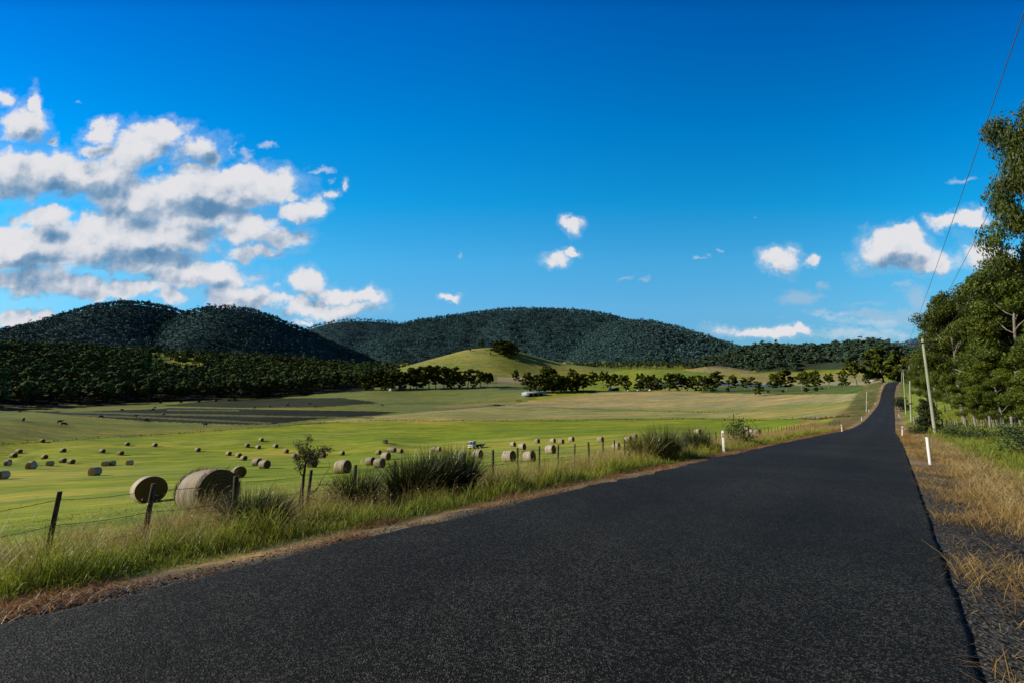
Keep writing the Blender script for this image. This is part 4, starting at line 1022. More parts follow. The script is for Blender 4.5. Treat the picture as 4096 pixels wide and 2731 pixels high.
for i, (name, S, R, wf, wb, hum) in enumerate(HILLS):
    if name not in LABW: continue
    a0, a1 = S[0, 0], S[-1, 0]
    cnt = {'a': 15000, 'b': 9000, 'c': 4500, 'd': 15000, 'e': 10000, 'f': 5200, 'g': 5000}[name]
    r = np.sqrt(rs.uniform((R - wf) ** 2, (R + 70) ** 2, cnt)); a = rs.uniform(a0, a1, cnt)
    X = r * np.sin(a); Y = r * np.cos(a)
    g, hid = ground(X, Y, True)
    keep = hid == i
    if name == 'f':
        px, py, _ = project(X, Y, g)
        keep &= ~((px > 795) & (px < 872) & (py > 364) & (py < 374.5))
    X, Y, r = X[keep], Y[keep], r[keep]
    H = rs.uniform(11, 19, len(X)) * (1 if name != 'f' else .9) * np.where(rs.rand(len(X)) < .08, 1.3, 1)
    tint = {'a': (.070, .150, .172), 'b': (.072, .152, .164), 'c': (.068, .165, .23), 'd': (.070, .148, .164), 'e': (.074, .15, .156), 'f': (.062, .108, .070), 'g': (.07, .16, .25)}[name]  # foliage tints with the blue of distance haze mixed in
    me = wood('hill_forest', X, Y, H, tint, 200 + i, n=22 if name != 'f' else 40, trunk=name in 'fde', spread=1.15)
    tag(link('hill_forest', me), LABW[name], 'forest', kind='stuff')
# the dark wood on the left flat
X, Y, r, a = scatter(6800, 590, 1250, -160, 470, rs)
g, hid = ground(X, Y, True); px, py, _ = project(X, Y, g)
edge = np.interp(px, [-160, 0, 159, 271, 330, 375, 400, 470], [603, 603, 598, 588, 600, 640, 690, 760]) + (fbm(px / 14, px * 0, 4, 3) - .5) * 26
clear = (fbm(X / 90, Y / 90, 71, 3) > .64) & (r > 720) & (px > 150)
far_lim = np.interp(px, [-160, 300, 380, 400, 470], [1250, 1200, 1100, 730, 650])
keep = (r > edge) & (r < far_lim) & ~clear
X, Y, r, edge, px = X[keep], Y[keep], r[keep], edge[keep], px[keep]
H = rs.uniform(13, 22, len(X)) * np.where(rs.rand(len(X)) < .1, 1.2, 1)
front = (r < edge + 22)
order = np.argsort(px[front])
fx, fy, fh = X[front], Y[front], H[front]
keepf = np.arange(len(fx)) % max(1, len(fx) // 90) == 0
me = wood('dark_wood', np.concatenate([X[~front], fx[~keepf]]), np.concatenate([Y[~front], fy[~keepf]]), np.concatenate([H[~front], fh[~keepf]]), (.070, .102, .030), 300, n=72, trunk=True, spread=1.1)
tag(link('dark_wood', me), 'wide dark eucalypt wood covering the left flat below the blue hills', 'wood', kind='stuff')
um = []
for k in range(6):
    V, tone = unit_tree(900 + k, 110, True)
    t = np.array((.068, .098, .030)) * (1 + .15 * math.sin(k * 2.1))
    C = np.where((tone < 0)[:, None], np.array((.10, .095, .085)), t * np.maximum(tone, 0)[:, None])
    um.append(new_mesh('edge_gum', V, quads=quad_idx(len(V) // 4), col=C, mats=[M['farleaf']]))
for i, (x, y, h) in enumerate(zip(fx[keepf], fy[keepf], fh[keepf])):
    o = link('gum_tree', um[i % 6], None, (x, y, gz(x, y))); h *= 1.08; o.scale = (h * 1.1, h * 1.1, h); o.rotation_euler = (0, 0, i * 1.7)
    tag(o, 'dark gum in the front edge of the wood along the left paddock', 'tree', 'gums along the front edge of the dark wood')
# thin woods behind the farm and at the foot of the hills
X, Y, r, a = scatter(2600, 700, 1150, 360, 800, rs)
g, hid = ground(X, Y, True); px, py, _ = project(X, Y, g)
knob = np.array([HILLS[h_][0] in 'klm' if h_ >= 0 else False for h_ in hid])
zonev = ((px < 405) | ((px > 610) & (r > 960)) | (r > 1000)) & ~knob
X, Y = X[zonev], Y[zonev]
me = wood('foothill_wood', X, Y, rs.uniform(10, 17, len(X)), (.052, .078, .042), 310, n=40)
tag(link('foothill_wood', me), 'thin olive wood at the foot of the central hill, behind the knoll', 'wood', kind='stuff')
X, Y, r, a = scatter(900, 330, 900, 915, 1130, rs)
keep = (r > 330) & (a > math.atan2(*ray(918, 390)[:2]))
me = wood('roadside_wood', X[keep], Y[keep], rs.uniform(12, 20, keep.sum()), (.032, .046, .018), 320, n=60)
tag(link('roadside_wood', me), 'dark wood closing the view right of the road, behind the big roadside gums', 'wood', kind='stuff')
# ------------------------------------------------------------------ grasses of the verges
def blades(P, h, w, yaw, lean, col, tipcol=None, rs=RNG, head=None):
    n = len(P); dx, dy = np.cos(yaw), np.sin(yaw); sx, sy = -dy, dx
    fa = rs.uniform(0, 2 * PI, n); wx, wy = np.cos(fa) * w * .5, np.sin(fa) * w * .5
    def lvl(f, b, k):
        c = P + np.stack([dx * lean * h * b, dy * lean * h * b, h * f], 1)
        o = np.stack([wx * k, wy * k, np.zeros(n)], 1)
        return c - o, c + o
    l0 = lvl(0, 0, 1.0); l1 = lvl(.45, .22, .85); l2 = lvl(.8, .58, .55)
    tip = P + np.stack([dx * lean * h, dy * lean * h, h * (1 - .22 * lean)], 1)
    V = np.stack([l0[0], l0[1], l1[0], l1[1], l2[0], l2[1], tip], 1)
    i = np.arange(n)[:, None] * 7
    Q = np.concatenate([i + np.array([0, 1, 3, 2]), i + np.array([2, 3, 5, 4])]); T = i + np.array([4, 5, 6])
    tc_ = col if tipcol is None else tipcol
    sh = np.array([.28, .28, .72, .72, 1.05, 1.05, 1.2])  # shade put into the blade colour: dark roots, light tips
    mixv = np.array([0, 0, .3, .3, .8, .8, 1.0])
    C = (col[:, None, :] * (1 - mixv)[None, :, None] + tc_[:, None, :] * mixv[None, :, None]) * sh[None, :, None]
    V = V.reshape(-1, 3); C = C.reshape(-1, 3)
    if head is not None and head.any():
        tp = tip[head]; d = unit(tip[head] - (l2[0][head] + l2[1][head]) / 2); hl = np.minimum(h[head] * .12, .045)
        m = len(tp); a = rs.normal(size=(m, 3)); s = unit(np.cross(d, a)) * (hl * .09)[:, None]
        H4 = np.stack([tp - d * hl[:, None] * .4, tp + s, tp + d * hl[:, None], tp - s], 1).reshape(-1, 3)
        Q = np.concatenate([Q, len(V) + quad_idx(m)]); V = np.concatenate([V, H4]); C = np.concatenate([C, np.repeat(tc_[head] * 1.1, 4, 0)])
    return V, Q, T, C
def strip_points(n, s0, s1, t0, t1, rs, power=2.0):
    """points along the road, thicker near s0"""
    u = rs.rand(n); s = s0 + (s1 - s0) * u ** power
    t = rs.uniform(t0, t1, n); x, y = road_xy(s, t)
    return x, y, s, t
def in_front(x, y, z, m=60):
    px, py, dep = project(x, y, z)
    return (y > .6) & (px > -m * 3) & (px < 1024 + m * 3) & (py < 682 + m * 4)
rs = np.random.RandomState(5)
def grass(name, lab, n, s0, s1, t0, t1, hfun, wid, c1, c2, lean=(.15, .8), power=2.0, patch=None, heads=0.0, tip=None, keepf=None):
    x, y, s, t = strip_points(n, s0, s1, t0, t1, rs, power)
    z = ground(x, y); k = in_front(x, y, z)
    f = fbm(x / 1.3, y / 1.3, 61, 3)
    if keepf is not None: k &= keepf(x, y, s, t, f)
    x, y, z, s, t, f = x[k], y[k], z[k], s[k], t[k], f[k]; m = len(x)
    h = hfun(s, t, f) * rs.uniform(.55, 1.25, m)
    r = np.hypot(x, y)
    w = wid * (1 + np.clip(r - 10, 0, 80) * .035) * rs.uniform(.6, 1.4, m)
    f2 = fbm(x / .55 + 7, y / .55, 67, 3)
    h = h * (.50 + 1.05 * sst(.35, .68, f2))
    q = np.clip((f[:, None] - .35) * 2.2 + rs.uniform(-.3, .3, (m, 1)) - (f2[:, None] - .5) * 1.6, 0, 1)
    col = (np.array(c1) * (1 - q) + np.array(c2) * q) * rs.uniform(.6, 1.35, (m, 1))
    tp = None if tip is None else np.array(tip) * rs.uniform(.7, 1.25, (m, 1)) * np.ones((m, 3))
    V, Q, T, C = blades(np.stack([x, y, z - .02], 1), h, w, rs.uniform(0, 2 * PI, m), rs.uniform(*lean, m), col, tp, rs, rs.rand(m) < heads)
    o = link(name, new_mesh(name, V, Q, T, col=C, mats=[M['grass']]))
    return tag(o, lab, 'grass', kind='stuff')
G1, G2 = (.13, .24, .014), (.36, .39, .032)
grass('green_grass', 'short lush green grass between the dry road edge and the left fence', 100000, -3, 75, -HALF - 3.9, -HALF - .75, lambda s, t, f: .37 * (.25 + f * 1.3) * (1 - .45 * sst(-HALF - 1.4, -HALF - .7, t)), (.0075), G1, G2, (.2, 1.0), 2.2, heads=.05, tip=(.50, .52, .06),
      keepf=lambda x, y, s, t, f: (rs.rand(len(x)) < sst(HALF + .5, HALF + 1.3, -t - (f - .5) * .9) * (1 - .85 * sst(HALF + 2.3, HALF + 3.3, -t + (f - .5) * 1.2)) + .03) & (rs.rand(len(x)) < 1 - .80 * sst(HALF + 1.5, HALF + 2.6, -t + (f - .5) * 1.2) * sst(7, 13, s)))
grass('dry_grass', 'tall seeding straw coloured grass standing along the left fence', 190000, -5, 100, -HALF - 9.0, -HALF - 1.2, lambda s, t, f: .60 * (.35 + f * .95), .0045, (.44, .32, .08), (.72, .53, .19), (.2, .9), 2.0, heads=.35, tip=(.52, .39, .16),
      keepf=lambda x, y, s, t, f: rs.rand(len(x)) < (.26 + .74 * sst(HALF + 1.9 - .7 * sst(7, 13, s), HALF + 3.1 - .9 * sst(7, 13, s), -t - (f - .5) * 1.2)) * (1 - sst(HALF + 7.6 - 2.0 * sst(4, 14, s), HALF + 8.9 - 2.2 * sst(4, 14, s), -t + (f - .5) * 1.2) * .97))
grass('road_edge_litter', 'low tan dead grass and litter fraying over the left road edge', 40000, -3, 95, -HALF - 1.15, -HALF + .16, lambda s, t, f: .075 * (.6 + f), .008, (.40, .18, .055), (.60, .37, .16), (.9, 2.6), 2.1,
      keepf=lambda x, y, s, t, f: (rs.rand(len(x)) < 1 - sst(-HALF - .12, -HALF + .16, t + (f - .5) * .7)) & (f > .33))
grass('shoulder_straw', 'sparse tan dead grass on the gravel shoulder right of the road', 90000, 1.5, 90, HALF + .05, HALF + 3.2, lambda s, t, f: .11 * (.5 + f * 1.4), .0042, (.46, .27, .065), (.74, .50, .17), (.6, 2.4), 1.7,
      keepf=lambda x, y, s, t, f: (rs.rand(len(x)) < .16 + .80 * sst(.49, .64, f) + .4 * sst(9, 22, s)))
grass('tan_grass', 'dry golden grass beyond the gravel on the right verge', 60000, 1.5, 110, HALF + .8, HALF + 3.0, lambda s, t, f: .30 * (.4 + f), .006, (.50, .32, .06), (.74, .51, .16), (.3, 1.1), 1.9, heads=.4, tip=(.50, .38, .20),
      keepf=lambda x, y, s, t, f: rs.rand(len(x)) < sst(.9, 1.5, t - HALF + (f - .5) * 1.4) * (1 - sst(1.9, 3.0, t - HALF)))
grass('verge_grass', 'soft yellow green grass on the right verge up to the old fence', 150000, 2, 130, HALF + 1.9, HALF + 14, lambda s, t, f: .42 * (.4 + f * 1.1), .007, (.15, .26, .016), (.36, .40, .04), (.3, 1.0), 1.9, heads=.10, tip=(.42, .44, .07),
      keepf=lambda x, y, s, t, f: rs.rand(len(x)) < sst(1.7, 3.0, t - HALF + (f - .5) * 1.6))
grass('seeding_stalks', 'tall thin seeding stalks rising over the left fence in front of the nearest bales', 3500, -3, 40, -HALF - 6.2, -HALF - 2.4, lambda s, t, f: .66 * (.6 + f * .6), .003, (.28, .23, .07), (.46, .36, .13), (.15, .6), 1.6, heads=.95, tip=(.55, .43, .19))
grass('weed_clumps', 'rank dark green weeds scattered through the left verge', 22000, -3, 60, -HALF - 4.4, -HALF - 1.0, lambda s, t, f:   .30 * (.5 + f), .013, (.06, .13, .014), (.12, .21, .02), (.5, 1.4), 2.0, keepf=lambda x, y, s, t, f: fbm(x / .8 + 31, y / .8, 91, 3) > .60)
def dull(x, y, s, t, f): return rs.rand(len(x)) < .8
grass('paddock_grass', 'close mown green and yellow grass of the hay paddock behind the left fence', 70000, -6, 46, -HALF - 26, -HALF - 5.6, lambda s, t, f: .065 * (.6 + f), .008, (.25, .32, .022), (.45, .41, .06), (.3, 1.2), 1.3, keepf=dull)

# loose stones on the right shoulder and road edges
x, y, s, t = strip_points(5200, 1.5, 22, HALF + .02, HALF + 2.6, rs, 1.5)
x2, y2, s2, t2 = strip_points(1800, -3, 26, -HALF - .5, -HALF + .1, rs, 1.5)
x = np.concatenate([x, x2]); y = np.concatenate([y, y2]); z = ground(x, y); k = in_front(x, y, z); x, y, z = x[k], y[k], z[k]
oct_ = np.array([(1, 0, 0), (0, 1, 0), (-1, 0, 0), (0, -1, 0), (0, 0, .8), (0, 0, -.8)]); of = np.array([(0, 1, 4), (1, 2, 4), (2, 3, 4), (3, 0, 4), (1, 0, 5), (2, 1, 5), (3, 2, 5), (0, 3, 5)])
sz = rs.uniform(.006, .016, len(x)) * np.where(rs.rand(len(x)) < .06, 1.8, 1)
V = (oct_[None] * rs.uniform(.6, 1.3, (len(x), 6, 3))) * sz[:, None, None] + np.stack([x, y, z + sz * .3], 1)[:, None, :]
g_ = rs.uniform(.015, .13, len(x))[:, None, None] * np.ones((1, 6, 3)) * np.array((1, .99, 1.02))
tag(link('gravel', new_mesh('gravel', V.reshape(-1, 3), None, (np.arange(len(x))[:, None, None] * 6 + of[None]).reshape(-1, 3), col=g_.reshape(-1, 3), mats=[M['farleaf']])), 'loose dark road gravel scattered on the shoulders', 'gravel', kind='stuff')

# ------------------------------------------------------------------ sedge tussocks between road and fence
def tussock(seed, H, R, n, tint=(.035, .055, .014)):
    rs = np.random.RandomState(seed)
    a = rs.uniform(0, 2 * PI, n); rr = R * np.sqrt(rs.rand(n)) * .55
    P = np.stack([np.cos(a) * rr, np.sin(a) * rr, np.full(n, -.05)], 1)
    out = a + rs.normal(0, .45, n)
    L_ = H * rs.uniform(.6, 1.15, n); th = (rs.rand(n) ** .8) * 1.0 * (rr / (R * .55) * .7 + .3)      # splay
    w = rs.uniform(.008, .016, n); K = 6
    pts = [P]; ang = th * .35
    cur = P
    for k in range(K):
        st = L_ / K
        cur = cur + np.stack([np.cos(out) * np.sin(ang) * st, np.sin(out) * np.sin(ang) * st, np.cos(ang) * st], 1)
        pts.append(cur); ang = ang + th * rs.uniform(.10, .34, n)
    fa = rs.uniform(0, 2 * PI, n); o = np.stack([np.cos(fa), np.sin(fa), np.zeros(n)], 1)
    V = []
    for k in range(K + 1):
        ww = (w * (1 - .93 * (k / K) ** 2) * .5)[:, None]
        V += [pts[k] - o * ww, pts[k] + o * ww]
    V = np.stack(V, 1); m = 2 * (K + 1)
    i = np.arange(n)[:, None] * m
    Q = np.concatenate([i + np.array([2 * k, 2 * k + 1, 2 * k + 3, 2 * k + 2]) for k in range(K)])
    base = np.array(tint) * rs.uniform(.6, 1.5, (n, 1)) * np.where(rs.rand(n, 1) < .14, np.array((5.0, 3.6, 3.4)), 1)
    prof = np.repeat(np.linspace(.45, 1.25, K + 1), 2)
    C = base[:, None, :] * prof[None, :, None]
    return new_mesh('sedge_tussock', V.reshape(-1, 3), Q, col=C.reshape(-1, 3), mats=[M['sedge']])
def fence_cross(px):                             # point of the verge seen at photo column px, at road offset lat
    pass
def at_lat(px, lat):
    d = ray(px, 450); r = lat / (d[0] * RN[0] + d[1] * RN[1]); return d[0] * r, d[1] * r
TU = [(256, -8.0, .74, .42, 900, 'dark sedge tussock standing left of the dead shrub'),
      (272, -7.7, .62, .42, 700, 'lower arching sedge tussock touching the one left of the dead shrub'),
      (359, -8.4, .92, .48, 1000, 'sedge tussock right of the dead shrub with pale arching blades'),
      (410, -8.3, 1.05, .55, 1250, 'tall left hand tussock of the big black green sedge mass'),
      (434, -8.2, 1.14, .6, 1400, 'middle tussock of the big black green sedge mass'),
      (458, -8.2, 1.12, .6, 1400, 'tall right hand tussock of the big black green sedge mass below the truck'),
      (644, -7.6, 1.15, .8, 1300, 'yellowish left half of the sedge mound left of the roadside post'),
      (664, -7.3, 1.3, .9, 1500, 'dark right half of the sedge mound left of the roadside post'),
      (697, -7.6, 1.25, .8, 1200, 'smaller sedge tussock just left of the roadside post')]
for i, (px, lat, H, R, n, lab) in enumerate(TU):
    X, Y = at_lat(px, lat)
    me = tussock(40 + i, H * 1.12, R, n, (.075, .088, .015) if i in (6,) else (.030, .046, .010))
    o = link('sedge_tussock', me, None, (X, Y, gz(X, Y))); tag(o, lab, 'tussock', 'sedge tussocks on the left verge')
def bush(name, seed, x, y, H, W, lab, tint=(.045, .065, .016), n=900, leaf=.10, group=None, cone=False):
    rs = np.random.RandomState(seed); g = gz(x, y); root = empty(name, (x, y, g)); tag(root, lab, 'bush', group)
    mb = MB(); V = []; C = []
    for i in range(9):
        a = rs.uniform(0, 6.28); e = (math.cos(a) * W * .35 * rs.rand(), math.sin(a) * W * .35 * rs.rand(), H * rs.uniform(.5, .85))
        p = np.array([(0, 0, -.1), (e[0] * .5, e[1] * .5, e[2] * .5), e]); mb.tube(p, [.05 * H / 2, .03 * H / 2, .01], 5)
    nc = 16
    for i in range(nc):
        f = (i + .5) / nc; a = rs.uniform(0, 6.28); cz = H * (.12 + .82 * f)
        rad = W * .5 * ((1 - f) ** .8 * .9 + .06 if cone else math.sqrt(max(.05, 1 - (2 * f - .9) ** 2)) * .75) * rs.uniform(.3, 1)
        c = np.array((math.cos(a) * rad, math.sin(a) * rad, cz)); m = n // nc
        u = unit(rs.normal(size=(m, 3))); R = W * (.17 if cone else .24) * rs.uniform(.8, 1.2)
        V.append(leaf_quads(c + u * R * rs.rand(m, 1) ** .4, u + rs.normal(size=(m, 3)) * .6, leaf * rs.uniform(.6, 1.4, m), .5, 0, rs))
        C.append(np.repeat(np.array(tint) * rs.uniform(.5, 1.5, (m, 1)) * (.7 + .4 * u[:, 2:3]), 4, 0))
    mb.build('stem', M['darkbark'], root, True)
    V = np.concatenate(V); link('foliage', new_mesh('foliage', V, quad_idx(len(V) // 4), col=np.concatenate(C), mats=[M['leaf']]), root)
    return root
X, Y = at_lat(741, -7.4); bush('bush', 3, X, Y, 1.55, 2.5, 'dark leafy bush between the roadside post and the three lined up bales', n=1400, leaf=.11)
X, Y = at_range(925, 420, 73); bush('bush', 4, X, Y, 4.4, 2.0, 'narrow spired dark green bush left of the foot of the power pole', (.05, .075, .016), 2400, .2, cone=True)
X, Y = at_range(932, 420, 76); bush('bush', 5, X, Y, 4.2, 2.6, 'dark bush directly behind the foot of the power pole', (.035, .052, .013), 2200, .2, cone=True)
for i, (px, r, H, W, lab) in enumerate([(918, 66, 1.1, 2.6, 'low green scrub at the foot of the spired bush by the pole'), (950, 55, 1.0, 2.4, 'low dark green bracken clump right of the power pole in front of the fence'),
                                        (969, 48, .9, 2.6, 'bracken clump in the verge grass in front of the leaning gum'), (1004, 44, 1.0, 2.6, 'bracken clump near the right border in front of the fence'),
                                        (1024, 33, 1.0, 3.0, 'bracken clump at the right border nearest the camera'),
                                        (901.5, 250, 3.6, 5.0, 'dark roadside bush behind the thin leaning pole, upper one'), (906, 205, 4.0, 5.5, 'dark roadside bush behind the thin leaning pole, lower one')]):
    X, Y = at_range(px, 420, r); bush('bush', 10 + i, X, Y, H, W, lab, (.05, .085, .022) if i < 5 else (.03, .042, .014), 1300, .13 if i < 5 else .4)

# the half-dead shrub on the fence line
def dead_shrub():
    rs = np.random.RandomState(17); X, Y = at_lat(303, -9.9); g = gz(X, Y)
    root = empty('shrub', (X, Y, g)); tag(root, 'scraggly half dead shrub with a bare dark trunk and tufted crown on the fence line', 'shrub')
    rv = np.array([math.cos(.55), -math.sin(.55), 0])          # towards the right of the photo
    def at(u, h, dep=0): return rv * u + np.array((0, dep, h))
    mb = MB()
    trunk = [at(-.02, -.1), at(-.03, .35), at(.02, .7), at(.05, 1.0), at(.10, 1.35), at(.13, 1.6)]
    mb.tube(trunk, [.05, .042, .036, .032, .024, .014], 8); mb.build('trunk', M['darkbark'], root, True)
    st = MB(); st.tube([at(.06, -.1), at(.07, .5), at(.07, 1.18)], [.035, .033, .03], 7); st.tube([at(-.2, .45), at(-.12, .3), at(-.05, .18)], [.012, .02, .022], 6); st.build('dead_stem', M['post'], root)
    tips = []
    for (p, e, r0, lab) in [((.1, .62), (.62, 1.02), .016, 0), ((.45, .86), (.86, 1.52), .010, 0), ((.30, .74), (.72, .66), .009, 0), ((.72, 1.1), (1.15, 1.12), .008, 0), ((.09, 1.2), (-.12, 1.62), .016, 1), ((.12, 1.45), (.15, 2.05), .014, 1),
                            ((.13, 1.55), (.62, 1.83), .014, 1), ((.12, 1.4), (-.20, 1.95), .012, 1), ((.13, 1.5), (.40, 1.55), .012, 1), ((.13, 1.55), (.85, 1.86), .012, 1), ((.13, 1.5), (.0, 1.8), .012, 1), ((.12, 1.5), (.28, 1.75), .012, 1)]:
        b = MB(); a0 = at(*p); a1 = at(*e, rs.uniform(-.15, .15)); n = 6
        path = np.array([a0 + (a1 - a0) * k / n + rs.normal(size=3) * .025 * (k > 0) for k in range(n + 1)])
        b.tube(path, np.linspace(r0, r0 * .3, n + 1), 6)
        for k in range(5):
            q = path[rs.randint(2, n + 1)]; b.tube([q, q + rs.normal(size=3) * .09 + np.array((0, 0, .03))], [r0 * .3, .002], 4)
        b.build('branch', M['darkbark'], root, True)
        if lab: tips += list(path[2:]) + [path[-1]]
        elif rs.rand() < .4: tips.append(path[-1])
    V = []; C = []
    for q in tips:
        n = 48; u = unit(rs.normal(size=(n, 3))); P = q + u * .115 * rs.rand(n, 1) ** .6 * np.array((1, 1, 1.1)); P[:, 2] += .03
        V.append(leaf_quads(P, rs.normal(size=(n, 3)), rs.uniform(.04, .09, n), .2, -1.0, rs)); br = rs.rand(n, 1) < .28
        C.append(np.repeat(np.where(br, np.array((.10, .07, .035)), np.array((.045, .058, .018))) * rs.uniform(.5, 1.5, (n, 1)), 4, 0))
    V = np.concatenate(V); link('crown', new_mesh('crown', V, quad_idx(len(V) // 4), col=np.concatenate(C), mats=[M['leaf']]), root); root.scale = (1, 1, .88)
dead_shrub()

# ------------------------------------------------------------------ hay bales
def bale_meshes(seed, D=1.5, L=1.22):
    rs = np.random.RandomState(seed); n, m = 40, 9; R = D / 2
    th = np.linspace(0, 2 * PI, n, endpoint=False); xs = np.linspace(-L / 2, L / 2, m)
    pr = np.array([.955, .985, 1, 1.0, .995, 1.0, 1, .985, .955])
    T_, Xs = np.meshgrid(th, xs)
    lump = 1 + .022 * (fbm(np.cos(T_) * 1.6 + Xs * .8 + seed, np.sin(T_) * 1.6 + 4, seed, 3) - .5) * 2
    rad = R * pr[:, None] * lump
    Yv = rad * np.cos(T_) * 1.015; Zv = rad * np.sin(T_)
    Zv = np.where(Zv < -R * .86, -R * .86 - (Zv + R * .86) * -.25, Zv) + R * .90           # settled on the ground
    V = np.stack([Xs, Yv, Zv], -1).reshape(-1, 3)
    i, j = np.meshgrid(np.arange(m - 1), np.arange(n), indexing='ij'); a = i * n + j; b_ = i * n + (j + 1) % n
    Q = np.stack([a, b_, b_ + n, a + n], -1).reshape(-1, 4)
    wrap = new_mesh('hay_bale', V, Q, smooth=True, mats=[M['wrap']])
    ends = []
    for sgn in (-1, 1):
        rim = V[:n] if sgn < 0 else V[-n:]
        c = rim.mean(0); rings = [rim]; VV = [rim * 1.0]
        for k, f in enumerate((.86, .68, .5, .32, .16)):
            q = c + (rim - c) * f; q[:, 0] += sgn * (.035 * (1 - f) + rs.normal(0, .010, n)); VV.append(q)
        VV.append((c + np.array((sgn * .045, 0, 0)))[None]); VV = np.concatenate(VV)
        QQ = []
        for k in range(5):
            for j in range(n):
                q = [k * n + j, k * n + (j + 1) % n, (k + 1) * n + (j + 1) % n, (k + 1) * n + j]; QQ.append(q if sgn > 0 else q[::-1])
        TT_ = [[5 * n + j, 5 * n + (j + 1) % n, 6 * n] if sgn > 0 else [5 * n + (j + 1) % n, 5 * n + j, 6 * n] for j in range(n)]
        VV[:, 2] -= R * .9                                                              # own centre, for the coil pattern
        ends.append(new_mesh('straw_end', VV, QQ, TT_, smooth=False, mats=[M['straw']]))
    return wrap, ends, R * .9
BK = [bale_meshes(k) for k in (1, 2, 3, 4)]
def ground_normal(x, y, e=.8):
    return Vector((gz(x - e, y) - gz(x + e, y), gz(x, y - e) - gz(x, y + e), 2 * e)).normalized()
BPOS = []
for i, (c, xx, yy, hh, th, lab) in enumerate(BALES):
    px, py, hp, rest = BALE_EST[i]
    d = ray(px, py)
    X, Y, r = hit(px, py, max(4, rest * .55), rest * 1.9)
    if i == 27: X, Y = d[0] * 20.0, d[1] * 20.0; r = 20.0
    if i == 52: X, Y, r = X * .97, Y * .97, r * .97
    wrap, ends, zc = BK[i % 4]
    ang = math.atan2(-d[1], -d[0]) + math.radians(th)          # axis: towards the camera, turned
    dep = Y * CP; sc = np.clip(hp * dep / F / 1.5, .86, 1.16)
    o = link('hay_bale', wrap, None, (X, Y, gz(X, Y) - .02))
    up = ground_normal(X, Y); ax = Vector((math.cos(ang), math.sin(ang), 0)); ax = (ax - up * ax.dot(up)).normalized(); ay = up.cross(ax)
    o.rotation_euler = Matrix((ax, ay, up)).transposed().to_euler(); o.scale = (sc, sc, sc)
    tag(o, lab, 'hay bale', 'round hay bales in the paddock')
    for e_ in ends: link('straw_end', e_, o, (0, 0, zc))
    BPOS.append((px, r, rest, round(float(sc), 2)))
    if i in (27, 52):                                            # straw working loose from the far rim and the foot
        n = 1500; rs_ = np.random.RandomState(i); t_ = rs_.uniform(0, 2 * PI, n); sg = np.where(rs_.rand(n) < .7, -1, 1)
        P = np.stack([sg * rs_.uniform(.50, .64, n), np.cos(t_) * .74, np.sin(t_) * .72 + .69], 1); P[:, 2] = np.maximum(P[:, 2], .03)
        V, Q, T, C = blades(P, rs_.uniform(.08, .22, n), np.full(n, .007), t_, rs_.uniform(.3, 1.6, n), np.array((.30, .21, .10)) * rs_.uniform(.5, 1.4, (n, 1)), None, rs_)
        link('loose_straw', new_mesh('loose_straw', V, Q, T, col=C, mats=[M['grass']]), o)

# ------------------------------------------------------------------ fences
def post_mesh(mb, x, y, z0, h, r, lx=0, ly=0, seg=8, sq=False):
    p = [(x, y, z0 - .3), (x + lx * .5, y + ly * .5, z0 + h * .5), (x + lx, y + ly, z0 + h)]
    mb.tube(p, [r * 1.05, r, r * .92], 4 if sq else seg)
wf = empty('wire_fence', (FENCE_PTS[0][0], FENCE_PTS[0][1], gz(*FENCE_PTS[0])))
tag(wf, 'barbed wire fence on dark weathered posts along the left verge of the road', 'fence')
ox, oy, oz = wf.location
tops = []
pp = [at_lat(-60, FENCE_LAT)] + FENCE_PTS
s_last = FENCE_PTS[-1][0] * RD[0] + FENCE_PTS[-1][1] * RD[1]
s = s_last
while s < 118:
    s += 1.35 + .004 * s
    pp.append(tuple(np.array(RD) * s + np.array(RN) * (FENCE_LAT + .012 * (s - s_last))))
rs = np.random.RandomState(8)
for i, (x, y) in enumerate(pp):
    z = gz(x, y); h = FENCE_H
    if 1 <= i <= len(FENCE_TOPS):
        h = EYE + ray(*FENCE_TOPS[i - 1])[2] * math.hypot(x, y) - z; h = min(max(h, .9), 1.5)
    else: h *= rs.uniform(.88, 1.04)
    big = i == 8
    r_ = .085 if big else (.05 if i < 4 else .042) * rs.uniform(.85, 1.15)
    lx, ly = (.09, .02) if i in (1, 2) else (rs.normal(0, .03), rs.normal(0, .03))
    mb = MB(); post_mesh(mb, x - ox, y - oy, z - oz, h, r_, lx, ly, sq=(i % 3 == 1))
    mb.build('fence_post', M['post'], wf, smooth=False); tops.append((x + lx * .8 - ox, y + ly * .8 - oy, z - oz, h))
for f in (.90, .60, .34, .12):
    mb = MB(); path = []
    for a, b_ in zip(tops[:-1], tops[1:]):
        for k in range(4):
            u = k / 4; path.append((a[0] + (b_[0] - a[0]) * u, a[1] + (b_[1] - a[1]) * u, a[2] + a[3] * f + (b_[2] + b_[3] * f - a[2] - a[3] * f) * u - .03 * math.sin(PI * u)))
    mb.tube(path, .0042, 4)
    if f > .3:
        P = np.array(path); dd = np.linalg.norm(np.diff(P[:, :2], axis=0), axis=1); cum = np.concatenate([[0], np.cumsum(dd)])
        for q in np.arange(0, min(cum[-1], 16), .14):
            c = np.array([np.interp(q, cum, P[:, k]) for k in range(3)]); mb.tube([c + rs.normal(size=3) * .018, c, c + rs.normal(size=3) * .018], .0026, 3)
    mb.build('fence_wire', M['wire'], wf)
